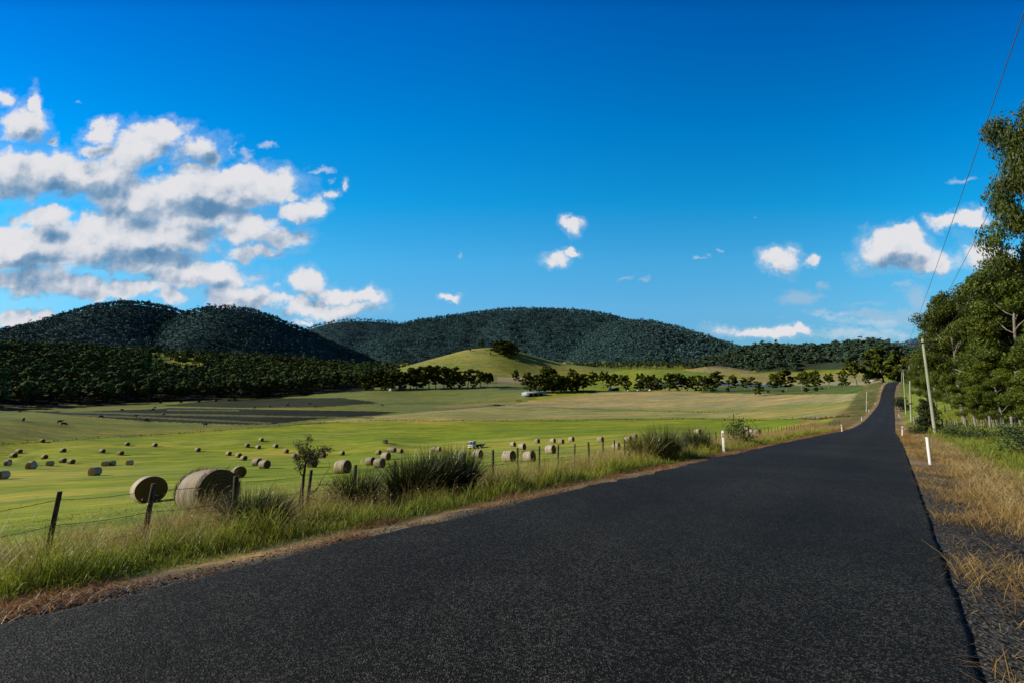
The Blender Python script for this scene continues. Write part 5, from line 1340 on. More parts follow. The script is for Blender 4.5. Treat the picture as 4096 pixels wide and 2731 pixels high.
# the old fence on the right: split posts and battens of all heights
A_, B_ = np.array(at_range(937, 420, 79)), np.array(at_range(1030, 420, 55))
of_ = empty('batten_fence', (A_[0], A_[1], gz(*A_))); tag(of_, 'old grey batten and wire fence in long grass in front of the right hand gums', 'fence')
ox, oy, oz = of_.location; n = 46
for i in range(n):
    u = (i + rs.uniform(-.3, .3)) / n; p = A_ + (B_ - A_) * u + rs.normal(0, .12, 2); z = gz(*p); mb = MB()
    fat = i % 7 == 3
    post_mesh(mb, p[0] - ox, p[1] - oy, z - oz, rs.uniform(1.25, 1.5) if fat else rs.uniform(.95, 1.3), .10 if fat else rs.uniform(.03, .05), rs.normal(0, .05), rs.normal(0, .05), 6, not fat)
    mb.build('fence_post' if fat else 'batten', M['palepost'] if i % 5 else M['post'], of_)
for f in (.4, .75, 1.05):
    mb = MB(); mb.tube([(*(A_ + (B_ - A_) * u - A_), gz(*(A_ + (B_ - A_) * u)) - oz + f) for u in np.linspace(0, 1, 24)], .006, 4); mb.build('fence_wire', M['wire'], of_)
# timber rails by the paddock gate
A_, B_ = np.array(at_range(913.7, 415, 112)), np.array(at_range(924, 414, 104))
rf = empty('rail_fence', (A_[0], A_[1], gz(*A_))); tag(rf, 'weathered timber post and rail yard fence left of the spired bush', 'fence'); ox, oy, oz = rf.location
for u in (0, .5, 1):
    p = A_ + (B_ - A_) * u; mb = MB(); post_mesh(mb, p[0] - ox, p[1] - oy, gz(*p) - oz, 1.7, .16, 0, 0, 8); mb.build('fence_post', M['palepost'], rf)
for h in (.4, .85, 1.3):
    mb = MB(); a = (0, 0, h); b_ = (*(B_ - A_), gz(*B_) - oz + h); mb.tube([a, b_], .07, 6); mb.build('rail', M['palepost'] if h > 1 else M['post'], rf)
X, Y = at_range(944.5, 409, 122); mb = MB(); post_mesh(mb, 0, 0, 0, 1.7, .09, .1, 0); mb.box((.02, -.12, .7), (.35, .03, .28))
o = mb.build('post', M['post']); o.location = (X, Y, gz(X, Y)); tag(o, 'single dark post with a small tag in the paddock behind the power pole', 'post')
# the far paddock fences: post rows and the rank grass left along them
def far_fence(pts, gap, h, lab, r=.09):
    W = [hit(px, py, 120, 900) for px, py in pts]; P = np.array([(a, b_) for a, b_, _ in W])
    e = empty('paddock_fence', (P[0, 0], P[0, 1], gz(*P[0]))); tag(e, lab, 'fence'); ox, oy, oz = e.location
    seg = np.linalg.norm(np.diff(P, axis=0), axis=1); cum = np.concatenate([[0], np.cumsum(seg)]); tp = []
    for q in np.arange(0, cum[-1], max(gap, cum[-1] / 95)):
        x = np.interp(q, cum, P[:, 0]) + rs.normal(0, .3); y = np.interp(q, cum, P[:, 1]); z = gz(x, y); mb = MB(); post_mesh(mb, x - ox, y - oy, z - oz, h * rs.uniform(.8, 1.2), r, seg=5); mb.build('fence_post', M['post'], e)
        tp.append((x - ox, y - oy, z - oz + h * .85))
    mb = MB(); mb.tube(tp, .02, 3); mb.build('fence_wire', M['wire'], e)
    n = int(cum[-1] * 7); q = rs.uniform(0, cum[-1], n); x = np.interp(q, cum, P[:, 0]) + rs.normal(0, .45, n); y = np.interp(q, cum, P[:, 1]) + rs.normal(0, .45, n); z = ground(x, y)
    V, Q, T, C = blades(np.stack([x - ox, y - oy, z - oz], 1), rs.uniform(.25, .75, n) * (.5 + fbm(q / 9, q * 0, 3, 2)), np.full(n, .14), rs.uniform(0, 6.28, n), rs.uniform(.2, .9, n), np.array((.07, .08, .025)) * rs.uniform(.5, 1.6, (n, 1)), None, rs)
    tag(link('rank_grass', new_mesh('rank_grass', V, Q, T, col=C, mats=[M['grass']]), e), 'strip of uncut grass under the wire', kind='stuff')
far_fence([(-25, 444.5), (20, 442.3), (120, 436.3), (200, 431.2), (280, 425.6), (325, 422.3)], 7, 1.0, 'far boundary fence running up from the left edge along the hay paddock')
far_fence([(325, 422.3), (380, 419.6), (440, 420.6), (520, 420.0), (600, 419.2), (700, 418.2), (800, 417.8), (850, 416)], 5.5, 1.0, 'far boundary fence with rank grass crossing the middle between hay paddock and tan field')
far_fence([(370, 415.5), (418, 411.6), (470, 407), (500, 405)], 6, 1.1, 'post and wire fence climbing from the ploughed strips to the timber yard')
far_fence([(365, 404.5), (420, 402.8), (480, 402)], 9, 1.1, 'thin fence crossing the green paddock in front of the grove')
far_fence([(510, 405), (560, 407.2), (640, 410), (720, 411.5)], 9, .9, 'thin fence line across the lower tan field')

# ------------------------------------------------------------------ roadside marker posts
def guide_post(px, py, H, lab, top=None, r=None, lean=(0, 0), kind='flat', group='white roadside marker posts'):
    if r is None: X, Y, r = hit(px, py, 6, 600)
    else: X, Y = at_range(px, py, r)
    root = empty('marker_post', (X, Y, gz(X, Y)), math.atan2(RD[1], RD[0]) - PI / 2); tag(root, lab, 'marker post', group)
    mb = MB()
    if kind == 'flat': mb.box((0, 0, H / 2 - .1), (.11, .035, H + .2)); mb.box((0, -.004, H + .012), (.09, .03, .03))
    else: mb.tube([(0, 0, -.2), (0, 0, H)], .055, 12)
    mb.build('shaft', M['white'], root, bevel=.006)
    if kind == 'flat':
        b = MB(); b.box((0, -.021, H - .19), (.05, .008, .22)); b.build('reflector', M['red'], root)
        b = MB(); b.box((0, .021, H - .19), (.05, .008, .18)); b.build('reflector', M['white'], root)
    else: b = MB(); b.box((0, .058, H - .2), (.06, .012, .2)); b.build('reflector', M['dark'], root)
    root.rotation_euler = (lean[0], lean[1], root.rotation_euler.z)
    return root
GP = [(724, 452.2, 1.02, 'white marker post with a red reflector on the left road edge, nearest on that side', (0, 0), 'flat'),
      (842, 431.3, .95, 'white marker post on the left road edge where the tan field begins', (0, 0), 'flat'),
      (861.7, 419.8, .95, 'white marker post on the left edge below the pale stub pole', (0, 0), 'flat'),
      (930.5, 464, 1.02, 'white round marker post on the right verge, nearest the camera', (0, 0), 'round'),
      (902.2, 435.2, .98, 'white marker post leaning right on the right road edge below the power pole', (0, .10), 'flat'),
      (899, 416.4, .95, 'white marker post on the right road edge at the side track', (0, 0), 'flat')]
for px, py, H, lab, ln, kd in GP: guide_post(px, py, H, lab, lean=ln, kind=kd)
for (s, side, lab) in [(196, -1, 'tiny marker post on the left road edge beside the pale stub pole'), (262, -1, 'tiny marker post on the left road edge just past the yellow sign'), (352, -1, 'tiny marker post on the left of the climbing road'),
                       (371, -1, 'tiny marker post next before the crest on the left'), (388, -1, 'first of four small posts bunched at the crest'), (399, -1, 'second of four small posts bunched at the crest'), (411, -1, 'third of four small posts bunched at the crest'), (424, -1, 'last of four small posts bunched at the crest'),
                       (236, 1, 'tiny marker post on the right road edge across from the yellow sign'), (284, 1, 'tiny marker post on the right edge at the start of the climb'), (372, 1, 'tiny marker post on the right edge near the crest')]:
    X, Y = road_xy(np.array([float(s)]), np.array([side * (HALF + 1.0)])); X, Y = float(X[0]), float(Y[0])
    mb = MB(); mb.box((0, 0, .45), (.12, .05, 1.2)); o = mb.build('marker_post', M['white']); o.location = (X, Y, gz(X, Y)); o.rotation_euler = (0, 0, math.atan2(RD[1], RD[0]) - PI / 2)
    tag(o, lab, 'marker post', 'white roadside marker posts')
X, Y, r = hit(901.3, 420.2, 60, 300); mb = MB(); post_mesh(mb, 0, 0, 0, 1.0, .07, 0, 0, 8); o = mb.build('post', M['palepost']); o.location = (X, Y, gz(X, Y)); tag(o, 'short grey wooden post on the right road edge below a white marker', 'post')

# ------------------------------------------------------------------ power poles and lines
def pole(px, py, r, toppx, toppy, lab, rad=.16, arm=None, extra=None, group='power poles along the road'):
    X, Y = at_range(px, py, r); g = gz(X, Y)
    d = ray(toppx, toppy)
    k = r; TX, TY, TZ = d[0] * k, d[1] * k, EYE + d[2] * k       # a slight lean across the view
    root = empty('power_pole', (X, Y, g)); tag(root, lab, 'pole', group)
    tx, ty, tz = TX - X, TY - Y, TZ - g
    mb = MB(); P = [np.array((tx, ty, tz)) * f for f in (-.03, .0, .25, .5, .75, 1)]; mb.tube(P, np.linspace(rad * 1.05, rad * .72, 6), 12); mb.build('shaft', M['polewood'], root, True)
    T = np.array((tx, ty, tz)); ins = []
    if arm:
        L_, off, n = arm; ax = np.array((RN[0], RN[1], 0)); a0 = T + np.array((0, 0, -off)) 
        mb = MB(); R = Matrix.Rotation(math.atan2(RN[1], RN[0]), 3, 'Z'); mb.box(a0 - np.array((RD[0], RD[1], 0)) * rad, (L_, .10, .13), np.array(R)); mb.build('crossarm', M['dark'], root)
        for f in np.linspace(-.47, .47, n):
            c = a0 + ax * L_ * f + np.array((0, 0, .06)); 
            if n == 3 and abs(f) < .01: c = T + np.array((0, 0, -.05))
            mb = MB(); mb.tube([c, c + np.array((0, 0, .12))], .02, 6); mb.tube([c + np.array((0, 0, z)) for z in (.10, .14, .18, .22, .26)], [.05, .075, .05, .07, .03], 10)
            mb.build('insulator', M['palepost'], root, True); ins.append(np.array((X, Y, g)) + c + np.array((0, 0, .26)))
    if extra: extra(root, T)
    return ins, (X, Y, g)
i1, p1 = pole(934.8, 428.8, 66, 922.5, 338.5, 'nearest leaning power pole with a crossarm and three insulators, right of the road', .17, (2.35, .42, 3))
def band(root, T):
    mb = MB(); c = T * .45; mb.tube([c - np.array((0, 0, .15)), c + np.array((0, 0, .15))], .2, 10); mb.box(c + np.array((.25, -.1, 0)), (.5, .1, .08)); mb.build('bracket', M['dark'], root)
pole(910, 409.2, 132, 909.8, 380.3, 'pale stay pole with a dark bracket and no crossarm, beside the rail fence', .19, extra=band)
i2, p2 = pole(904.7, 402.5, 178, 903.0, 369.3, 'thin leaning power pole with a small crossarm beyond the stay pole', .17, (2.3, .3, 3),
              extra=lambda root, T: (lambda mb: (mb.box(T * .38, (1.9, .12, .14)), mb.build('crossarm', M['dark'], root)))(MB()))
i3, p3 = pole(901.6, 382.5, 400, 901.8, 371.0, 'farthest dark power pole in the trees at the road crest', .2, (2.3, .3, 3))
pole(909.2, 381, 330, 909.0, 364.5, 'pale bare pole against the dark trees right of the crest', .2)
pole(866.8, 413.4, 200, 866.9, 390.8, 'pale bare pole standing left of the road beside the yellow sign', .22, group=None)
# the next pole back, beside the photographer, carries the lines out of the picture
bp_ = np.array((-6.0, 4.2)); X, Y = RD * bp_[0] + RN * bp_[1]
g = gz(X, Y); root = empty('power_pole', (X, Y, g)); tag(root, 'power pole with crossarm beside the viewpoint, carrying the near end of the lines', 'pole', 'power poles along the road')
mb = MB(); mb.tube([(0, 0, -.3), (0, 0, 5), (0, 0, 10.9)], [.18, .15, .12], 12); mb.build('shaft', M['polewood'], root, True)
mb = MB(); R = Matrix.Rotation(math.atan2(RN[1], RN[0]), 3, 'Z'); mb.box((0, 0, 10.5), (2.35, .1, .13), np.array(R)); mb.build('crossarm', M['dark'], root)
i0 = []
for f in (-.47, 0, .47):
    c = np.array((RN[0] * 2.35 * f, RN[1] * 2.35 * f, 10.57 if f else 10.9)); mb = MB(); mb.tube([c, c + np.array((0, 0, .13)), c + np.array((0, 0, .2)), c + np.array((0, 0, .26))], [.03, .07, .06, .03], 8); mb.build('insulator', M['palepost'], root)
    i0.append(np.array((X, Y, g)) + c + np.array((0, 0, .26)))
def span(a, b_, sag, name, lab, rad=.010, group='power lines'):
    u = np.linspace(0, 1, 40); P = a[None] * (1 - u)[:, None] + b_[None] * u[:, None]; P[:, 2] -= sag * 4 * u * (1 - u)
    mb = MB(); mb.tube(P, rad, 5); tag(mb.build(name, M['line']), lab, 'power line', group)
NM = ['road side', 'middle', 'tree side']
for k in range(3):
    span(i0[k], i1[k], (.35, .55, .75)[k], 'power_line', '%s wire of three power lines coming down to the nearest pole' % NM[k])
    span(i1[k], i2[k], .8, 'power_line', '%s wire from the nearest pole to the thin leaning pole' % NM[k], .02)
    span(i2[k], i3[k], 1.2, 'power_line', '%s wire from the thin leaning pole to the crest' % NM[k], .02)
# ------------------------------------------------------------------ warning sign
M['yellow'] = plain('yellow_sign', (.68, .36, .012), .4, .4, 0, .05)
X, Y = road_xy(np.array([236.0]), np.array([-HALF - 2.6])); X, Y = float(X[0]), float(Y[0])
sg = empty('warning_sign', (X, Y, gz(X, Y)), math.atan2(RD[1], RD[0]) - PI / 2); tag(sg, 'yellow diamond warning sign with a black bend arrow left of the road', 'road sign')
mb = MB(); mb.tube([(0, .05, -.2), (0, .05, 2.2)], .05, 8); mb.build('sign_post', M['polewood'], sg)
mb = MB(); q = .62; mb.prism([(0, 1.9 - q), (q, 1.9), (0, 1.9 + q), (-q, 1.9)], -.01, .012); mb.build('sign_plate', M['yellow'], sg)
mb = MB(); mb.box((-.12, -.016, 1.74), (.1, .008, .34)); mb.box((.0, -.016, 1.93), (.3, .008, .1)); mb.prism([(.12, 1.76), (.34, 1.95), (.10, 2.10)], -.02, -.012); mb.build('arrow', M['dark'], sg)

# ------------------------------------------------------------------ flatbed truck
def truck():
    X, Y, r = hit(475.5, 447.6, 60, 180)
    d = ray(475, 447); fw = math.atan2(-d[1], -d[0]) - math.radians(40)        # nose towards the camera and to the left
    root = empty('flatbed_truck', (X, Y, gz(X, Y)))
    up = ground_normal(X, Y, 3); ax = Vector((math.cos(fw), math.sin(fw), 0)); ax = (ax - up * ax.dot(up)).normalized()
    root.rotation_euler = Matrix((ax, up.cross(ax), up)).transposed().to_euler()
    tag(root, 'white cab flatbed truck with an empty dark tray parked in the hay field', 'truck')
    S = 1.0
    # local x = forward, y = left
    prof = [(.62, .55), (2.36, .52), (2.44, .80), (2.40, 1.28), (2.08, 2.22), (1.92, 2.32), (.74, 2.34), (.62, 2.22)]
    mb = MB(); mb.prism(prof, -.98, .98); mb.build('cab', M['truckwhite'], root, bevel=.06)
    mb = MB(); n = unit(np.array((.94, 0, .32)))
    def quad(pts, off, name, mt):
        b = MB(); P = np.array(pts, float); nn = np.cross(P[1] - P[0], P[3] - P[0]); nn /= np.linalg.norm(nn)
        b.add(np.concatenate([P + nn * off, P + nn * (off - .015)]), [(0, 1, 2, 3), (7, 6, 5, 4), (0, 4, 5, 1), (1, 5, 6, 2), (2, 6, 7, 3), (3, 7, 4, 0)]); return b.build(name, mt, root)
    quad([(2.405, -.86, 1.36), (2.405, .86, 1.36), (2.105, .80, 2.17), (2.105, -.80, 2.17)], .02, 'windscreen', M['glass'])
    for s_ in (-1, 1):
        P = [(1.15, .985 * s_, 1.40), (2.22, .985 * s_, 1.36), (1.98, .985 * s_, 2.12), (1.15, .985 * s_, 2.12)]
        quad(P if s_ < 0 else P[::-1], .012, 'side_window', M['glass'])
        b = MB(); b.box((2.30, 1.12 * s_, 1.72), (.06, .20, .42)); b.tube([(2.1, .98 * s_, 1.55), (2.3, 1.1 * s_, 1.55)], .02, 6); b.build('mirror', M['dark'], root)
        b = MB(); b.box((2.445, .66 * s_, .93), (.04, .36, .16)); b.build('headlight', M['palepost'], root, bevel=.02)
        b = MB(); b.box((1.0, .99 * s_, 1.22), (.16, .03, .05)); b.build('door_handle', M['dark'], root)
    mb = MB(); mb.box((2.44, 0, .95), (.035, .92, .22)); mb.build('grille', M['dark'], root)
    mb = MB(); mb.box((2.46, 0, .60), (.16, 1.94, .26)); mb.build('bumper', M['truckwhite'], root, bevel=.04)
    mb = MB(); mb.box((2.55, .0, .62), (.02, .40, .12)); mb.build('number_plate', M['white'], root)
    mb = MB(); [mb.box((-1.0, s_ * .42, .68), (5.2, .09, .2)) for s_ in (-1, 1)]; mb.box((-.1, -.75, .62), (.9, .42, .42)); mb.box((-.2, .78, .6), (.7, .4, .4)); mb.build('chassis', M['dark'], root)
    mb = MB(); mb.box((-1.75, 0, .98), (4.3, 2.30, .13)); [mb.box((x, 0, .86), (.1, 2.1, .12)) for x in np.linspace(-3.6, .2, 7)]; mb.build('tray', M['dark'], root)
    mb = MB()
    for y in (-1.05, 0, 1.05): mb.tube([(.42, y, 1.0), (.42, y, 2.35)], .03, 6)
    mb.tube([(.42, -1.05, 2.35), (.42, 1.05, 2.35)], .03, 6); mb.tube([(.42, -1.05, 1.6), (.42, 1.05, 1.6)], .025, 6); mb.build('headboard', M['palepost'], root)
    mb = MB(); mb.tube([(.54, -.85, .8), (.54, -.85, 2.5), (.62, -.85, 2.62)], .06, 8); mb.build('exhaust', M['dark'], root)
    mb = MB(); mb.tube([(1.9, .5, 2.3), (1.86, .5, 3.0)], .015, 5); mb.build('antenna', M['dark'], root)
    def wheel(x, y, w):
        b = MB(); th = np.linspace(0, 2 * PI, 24, endpoint=False); R = .43
        pr = [(-w / 2, .26), (-w / 2, .39), (-w * .38, .43), (w * .38, .43), (w / 2, .39), (w / 2, .26)]
        V = np.array([[(x + rr * math.cos(t), y + yy, .43 + rr * math.sin(t)) for t in th] for yy, rr in pr]).reshape(-1, 3)
        Q = [(k * 24 + j, k * 24 + (j + 1) % 24, (k + 1) * 24 + (j + 1) % 24, (k + 1) * 24 + j) for k in range(5) for j in range(24)]; b.add(V, Q)
        wh = b.build('wheel', M['tyre'], root, True)
        b = MB(); b.tube([(x, y - w * .35, .43), (x, y + w * .35, .43)], .27, 16); b.build('rim', M['palepost'], wh)
    for s_ in (-1, 1): wheel(1.55, .82 * s_, .24); wheel(-2.0, .78 * s_, .5)
    for s_ in (-1, 1): mb = MB(); mb.box((-2.9, .8 * s_, .62), (.04, .5, .42)); mb.build('mudflap', M['tyre'], root)
truck()

# ------------------------------------------------------------------ black cattle
M['cow'] = noise_mat('black_hide', (.008, .007, .006), (.022, .018, .015), 3, .6, .1)
def cow_mesh(graze=True):
    me = bpy.data.meshes.new('cow'); bm = __import__('bmesh').new()
    J = {'hip': (-.70, 0, 1.18, .27, .36), 'loin': (-.35, 0, 1.16, .33, .40), 'chest': (.30, 0, 1.08, .34, .44), 'wither': (.62, 0, 1.16, .25, .36)}
    if graze: J.update(neck=(.98, 0, .86, .15, .2), poll=(1.22, 0, .52, .13, .14), muzzle=(1.36, 0, .14, .07, .08))
    else: J.update(neck=(.98, 0, 1.32, .15, .2), poll=(1.25, 0, 1.46, .13, .14), muzzle=(1.58, 0, 1.26, .075, .085))
    J.update(tail0=(-.98, 0, 1.22, .05, .05), tail1=(-1.06, 0, .85, .025, .025), tail2=(-1.06, .03, .45, .045, .045))
    E = [('loin', 'hip'), ('loin', 'chest'), ('chest', 'wither'), ('wither', 'neck'), ('neck', 'poll'), ('poll', 'muzzle'), ('hip', 'tail0'), ('tail0', 'tail1'), ('tail1', 'tail2')]
    for s_, n in ((-1, 'r'), (1, 'l')):
        J.update({n + 'h0': (-.76, .19 * s_, .92, .17, .19), n + 'h1': (-.66, .20 * s_, .68, .10, .11), n + 'h2': (-.86, .20 * s_, .46, .062, .062), n + 'h3': (-.80, .20 * s_, .04, .06, .06),
                  n + 'f0': (.45, .18 * s_, .80, .13, .14), n + 'f1': (.47, .18 * s_, .46, .065, .065), n + 'f2': (.47, .18 * s_, .04, .058, .058), n + 'e': (J['poll'][0] - .1, .2 * s_, J['poll'][2] + .02, .035, .05)})
        E += [('hip', n + 'h0'), (n + 'h0', n + 'h1'), (n + 'h1', n + 'h2'), (n + 'h2', n + 'h3'), ('chest', n + 'f0'), (n + 'f0', n + 'f1'), (n + 'f1', n + 'f2'), ('poll', n + 'e')]
    names = list(J); V = [bm.verts.new(J[k][:3]) for k in names]
    for a, b_ in E: bm.edges.new((V[names.index(a)], V[names.index(b_)]))
    bm.to_mesh(me); bm.free(); o = bpy.data.objects.new('cow', me); COL.objects.link(o)
    sk = o.modifiers.new('skin', 'SKIN'); 
    if not me.skin_vertices: bpy.context.view_layer.objects.active = o; 
    lay = me.skin_vertices[0].data if me.skin_vertices else None
    if lay is None: return o
    for i, k in enumerate(names): lay[i].radius = J[k][3:5]; lay[i].use_root = k == 'loin'
    sub = o.modifiers.new('round', 'SUBSURF'); sub.levels = 1; sub.render_levels = 1
    me.materials.append(M['cow']); 
    dg = bpy.context.evaluated_depsgraph_get(); m2 = bpy.data.meshes.new_from_object(o.evaluated_get(dg)); bpy.data.objects.remove(o); m2.name = 'cow'
    m2.materials.clear(); m2.materials.append(M['cow']); m2.polygons.foreach_set('use_smooth', np.ones(len(m2.polygons), bool))
    return m2
cm = [cow_mesh(True), cow_mesh(False)]
def c15(x, y): return x / 1.568 / 4, (1150 + y / 1.568) / 4
COWS = [(*c15(145, 836), 0, 2.6, 'black cow alone at the left, above the pair of grazing cattle'), (*c15(375, 849), 1, .2, 'left, upper cow of the pair of black cattle in the left paddock'), (*c15(401, 864), 0, .4, 'right, nearer cow of the pair of black cattle in the left paddock'),
        (*c15(122, 781), 0, 3.4, 'black cow at the far left tip of the ploughed strip'), (*c15(765, 771), 0, 1.2, 'black cow on green between the wood and the ploughed strips, left one'), (*c15(970, 756), 0, 3.0, 'black cow at the start of the upper dark strip'),
        (*c15(957, 768), 0, 3.3, 'black cow just below the start of the upper dark strip'), (*c15(1025, 801), 0, 2.9, 'black cow in the middle of the ploughed strips on a green band'), (*c15(632, 815), 0, .1, 'black cow on the lower dark strip, left'),
        (*c15(850, 811), 1, 0, 'black cow standing on the thin green band between the dark strips'), (*c15(918, 838), 0, .3, 'black cow at the lower rim of the ploughed strips'), (*c15(1285, 866), 1, 3.2, 'black cow at the right of the lower rim by the boundary fence'),
        (*c15(1595, 757), 0, 3.1, 'black cow on the green band below the upper ploughed lens'), (*c15(1693, 751), 1, 1.6, 'black cow seen end on on the green band below the ploughed lens'), (*c15(1803, 742), 0, .2, 'lower cow of two black cattle on the ploughed lens'),
        (*c15(1808, 726), 0, 2.7, 'upper cow of two black cattle on the ploughed lens'), (*c15(1943, 731), 0, 3.1, 'black cow right of the two on the ploughed lens'), (*c15(1977, 746), 0, 2.8, 'black cow at the lower right rim of the ploughed lens'),
        (382, 405.6, 0, .1, 'black cow alone in the green paddock below the long grove')]
for px, py, k, a, lab in COWS:
    X, Y, r = hit(px, py, 200, 800)
    o = link('cow', cm[k], None, (X, Y, gz(X, Y))); o.rotation_euler = (0, 0, a); tag(o, lab, 'cow', 'black cattle in the left paddocks'); o.scale = (1.12, 1.12, 1.12)
for px, r, k, a, lab in [(817.5, 470, 0, 3.3, 'black cow under the open trees behind the tan field, left one'), (822.0, 468, 0, .2, 'black cow under the open trees behind the tan field, right one')]:
    X, Y = at_range(px, 390, r); o = link('cow', cm[k], None, (X, Y, gz(X, Y))); o.rotation_euler = (0, 0, a); o.scale = (1.3,) * 3; tag(o, lab, 'cow', 'black cattle under the trees')

# ------------------------------------------------------------------ farm buildings
M['tin'] = noise_mat('blue_grey_steel_sheet', (.30, .38, .44), (.40, .48, .55), 14, .45, .15, (6, .2, .2), 2, .4)
M['tinroof'] = noise_mat('zinc_roof', (.30, .38, .46), (.46, .54, .62), 10, .4, .15, (5, .2, .2), 2, .5)
M['brick'] = noise_mat('red_brown_roof', (.16, .055, .03), (.30, .10, .05), 6, .9, .2)
M['walldark'] = noise_mat('dark_wall', (.02, .02, .022), (.05, .05, .05), 4, .9, .1)
M['cream'] = noise_mat('pale_wall', (.42, .41, .38), (.58, .56, .52), 3, .9, .1)
M['teal'] = plain('teal_cloth', (.03, .17, .16), .6, .3)
def shed(px, r, W, D, Hw, Hr, rz, lab, wall, roof, name='shed', opening=None, windows=(), group=None, cat='shed'):
    X, Y = at_range(px, 395, r); root = empty(name, (X, Y, gz(X, Y) - .2), rz); tag(root, lab, cat, group)
    mb = MB(); mb.prism([(-D / 2, 0), (D / 2, 0), (D / 2, Hw), (0, Hr), (-D / 2, Hw)], -W / 2, W / 2); mb.build('wall', wall, root)
    mb = MB()
    for s_ in (-1, 1):
        o_ = .35; sl_ = (Hr - Hw) / (D / 2)
        a = (0, Hr + .06); b_ = (s_ * (D / 2 + o_), Hw - sl_ * o_ + .06)
        P = [a, b_, (b_[0], b_[1] + .14), (0, Hr + .2)]; mb.prism(P if s_ < 0 else P[::-1], -W / 2 - .3, W / 2 + .3)
    mb.build('roof', roof, root)
    if opening:
        mb = MB()
        for y in opening[2]: mb.box((D / 2 + .02, y, opening[1] / 2), (.06, opening[0], opening[1])); 
        mb.build('opening', M['walldark'], root)
    for (x, y, w_, h_) in windows:
        mb = MB(); mb.box((D / 2 + .03, y, x), (.06, w_, h_)); mb.build('window', M['glass'], root)
    return root
# wide blue-roofed machinery shed: lit gable to the left, dark long wall to the road
v = math.atan2(*ray(534, 395)[:2])
shed(534, 392, 19, 11, 2.7, 3.6, -PI / 2 + math.radians(26), 'low blue grey steel shed with a pale roof at the edge of the tan field', M['tin'], M['tinroof'], opening=(3.8, 2.3, (-6, -1, 4)))
shed(614, 452, 9, 6, 3.0, 3.3, -PI / 2 + math.radians(22), 'small grey open fronted shed behind the tan field beside the parked cars', M['cream'], M['tinroof'], opening=(7.6, 2.4, (0,)))
shed(657, 474, 11, 8, 3.0, 5.2, -PI / 2, 'farmhouse with a red brown roof hidden among the trees', M['walldark'], M['brick'], 'house', windows=((1.6, -3, 1.4, 1.2), (1.6, 2, 1.4, 1.2)), cat='house')
shed(641, 540, 9, 6, 3.2, 4.0, -PI / 2, 'silver roofed shed glimpsed between trees above the parked cars', M['walldark'], M['tinroof'])
shed(392.5, 540, 7, 6, 2.7, 4.0, -PI / 2 - .5, 'small white and green garage at the left foot of the grove', M['cream'], M['walldark'], opening=(2.6, 2.2, (1.6,)), cat='garage')
shed(402, 560, 8, 6, 2.6, 4.0, -PI / 2 - .2, 'blue grey cottage half hidden inside the left of the grove', M['tin'], M['tinroof'], 'house', windows=((1.5, -2, 1.2, 1.1),), cat='house')
for i, (px, r, W, lab) in enumerate([(576, 1085, 13, 'white house at the foot of the wooded hill, leftmost of three'), (582.5, 1090, 9, 'blue roofed house at the foot of the wooded hill, middle of three'), (590.5, 1080, 8, 'small white house at the foot of the wooded hill, rightmost of three')]):
    shed(px, r, W, 8, 3.4, 5, -PI / 2 + .1 * i, lab, M['cream'], M['tinroof'] if i == 1 else M['cream'], 'house', windows=((1.8, -W * .25, 1.6, 1.3), (1.8, W * .2, 1.6, 1.3)), group='houses at the foot of the wooded hill', cat='house')
X, Y = at_range(884 - 8.3, 385, 430); shed(873.6, 520, 8, 6, 2.8, 4.2, -PI / 2 - .3, 'small white house glimpsed beside the great tree at the crest', M['cream'], M['tinroof'], 'house', cat='house')
# teal shade cloth tunnel
X, Y = at_range(586, 391, 432); o = empty('shade_tunnel', (X, Y, gz(X, Y)), -.2); tag(o, 'long low teal shade cloth tunnel in front of the dark gums', 'tunnel')
mb = MB(); mb.prism([(2.2 * math.cos(t), 1.7 * math.sin(t)) for t in np.linspace(0, PI, 13)], -9, 9); q = mb.build('cover', M['teal'], o, True); q.rotation_euler = (0, 0, PI / 2)
mb = MB(); [mb.tube([(y, 2.22 * math.cos(t), 1.72 * math.sin(t)) for t in np.linspace(0, PI, 13)], .04, 5) for y in np.linspace(-9, 9, 7)]; mb.build('hoop', M['palepost'], o)
# pale paling fence in front of the farmhouse
X0, Y0 = at_range(663, 391, 448); X1, Y1 = at_range(694, 391, 448); pf = empty('paling_fence', (X0, Y0, gz(X0, Y0))); tag(pf, 'pale paling fence in gaps under the trees by the farmhouse', 'fence')
for i, u in enumerate(np.linspace(0, 1, 26)):
    if i in (5, 6, 12, 13, 14, 20): continue
    x, y = X0 + (X1 - X0) * u - X0, Y0 + (Y1 - Y0) * u - Y0; mb = MB(); mb.box((x, y, gz(X0 + x, Y0 + y) - pf.location.z + .75), (.9, .06, 1.7)); mb.build('paling', M['cream'], pf)
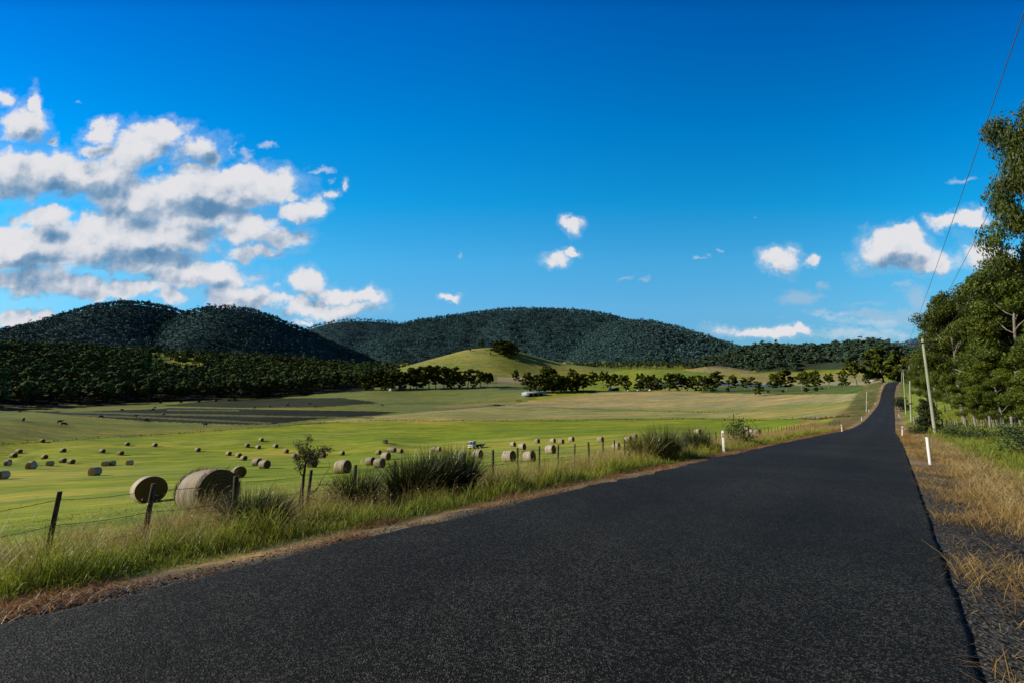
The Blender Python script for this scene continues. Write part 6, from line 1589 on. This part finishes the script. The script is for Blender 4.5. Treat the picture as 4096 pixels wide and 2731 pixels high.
# parked cars
CP_ = [(629.6, 'white car parked leftmost of the row by the farm, set apart by a gap'), (634.5, 'second white car from the left in the row parked by the farm'), (638, 'third white car from the left in the row parked by the farm'),
       (642, 'fourth car from the left in the row parked by the farm, pale silver'), (646.3, 'fifth car from the left in the row by the farm, boxy cream van'), (650.5, 'rightmost pale car of the row parked by the farm')]
for i, (px, lab) in enumerate(CP_):
    X, Y = at_range(px, 391, 440); root = empty('parked_car', (X, Y, gz(X, Y)), .3 + .25 * (i % 3)); tag(root, lab, 'car', 'cars parked by the farm')
    pr = [(-2.1, .45), (2.1, .45), (2.15, .85), (1.25, .98), (.75, 1.45), (-1.2, 1.48), (-1.75, 1.0), (-2.15, .92)] if i != 4 else [(-2.3, .45), (2.3, .45), (2.35, 1.0), (1.7, 1.2), (1.3, 2.2), (-2.3, 2.2)]
    mb = MB(); mb.prism(pr, -.85, .85); mb.build('body', M['white'] if i != 3 else M['cream'], root, bevel=.08)
    for s_ in (-1, 1): mb = MB(); mb.box((-.2, .86 * s_, 1.2 if i != 4 else 1.7), (1.7, .02, .34)); mb.build('window', M['glass'], root)
    for x in (-1.35, 1.35):
        for s_ in (-1, 1): mb = MB(); mb.tube([(x, .72 * s_, .33), (x, .9 * s_, .33)], .33, 14); mb.build('wheel', M['tyre'], root)
# sheep-like pale dots behind
M['fleece'] = plain('fleece', (.5, .46, .38), .95, .1)
def sheep_mesh():
    me = cow_mesh(True); m2 = me.copy(); co_ = np.empty(len(m2.vertices) * 3, np.float32); m2.vertices.foreach_get('co', co_); co_ = co_.reshape(-1, 3) * np.array((.62, .85, .60), np.float32); m2.vertices.foreach_set('co', co_.ravel())
    m2.materials.clear(); m2.materials.append(M['fleece']); m2.name = 'sheep'; return m2
sm = sheep_mesh()
for i, px in enumerate((589.5, 595, 600.2, 602, 604.2, 606)):
    X, Y = at_range(px, 384, 600 + 3 * (i % 2)); o = link('sheep', sm, None, (X, Y, gz(X, Y))); o.rotation_euler = (0, 0, i * 1.3); o.scale = (1.3,) * 3
    tag(o, '%s pale sheep from the left in the paddock behind the dusky gums' % ORD[i], 'sheep', 'sheep behind the dusky gums')
# weathered log heap by the tan field
X, Y, r = hit(497, 405, 250, 600); lg = empty('timber_heap', (X, Y, gz(X, Y))); tag(lg, 'heap of weathered logs and rails where the fences meet beside the tan field', 'log pile')
for i in range(9):
    a = rs.uniform(-.5, .5) + (.9 if i % 2 else -.2); L_ = rs.uniform(2.5, 6); c = np.array((rs.uniform(-4, 4), rs.uniform(-2, 2), .3 + .25 * (i % 3))); d_ = np.array((math.cos(a), math.sin(a), rs.uniform(-.05, .1))) * L_ / 2
    mb = MB(); mb.tube([c - d_, c, c + d_], [.2, .22, .16], 7); mb.build('log', M['palepost'] if i % 2 else M['post'], lg)
X, Y, r = hit(519, 400.6, 250, 600); tr_ = empty('feed_trough', (X, Y, gz(X, Y))); tag(tr_, 'dark low trough on the pale ground below the steel shed', 'trough')
mb = MB(); mb.box((0, 0, .5), (5, .9, .5)); mb.build('basin', M['walldark'], tr_, bevel=.05); mb = MB(); [mb.box((x, 0, .12), (.2, .8, .3)) for x in (-2, 2)]; mb.build('support', M['post'], tr_)
# thin strip of water behind the farm trees
P = [at_range(px, 386, r) for px, r in ((636, 640), (700, 640), (775, 640), (792, 625), (775, 612), (700, 608), (636, 612))]
zw = max(gz(x, y) for x, y in P) + .15
mw, nt, b = mat('calm_water'); b.inputs['Base Color'].default_value = (.16, .22, .28, 1); b.inputs['Roughness'].default_value = .25; b.inputs['Specular IOR Level'].default_value = .6
nz = nd(nt, 'ShaderNodeTexNoise', _Scale=.6, _Detail=3.0); bp = nd(nt, 'ShaderNodeBump', _Strength=.15, _Distance=.2); nt.links.new(nz.outputs[0], bp.inputs['Height']); nt.links.new(bp.outputs[0], b.inputs['Normal'])
tag(link('water', new_mesh('water', [(x, y, gz(x, y) + .5) for x, y in P] + [(sum(p[0] for p in P) / 7, sum(p[1] for p in P) / 7, zw + .3)], None, [(i, (i + 1) % 7, 7) for i in range(7)], mats=[mw])), kind='structure')
for b_ in BPOS: 
    if abs(b_[1] / b_[2] - 1) > .18: print('bale', b_)
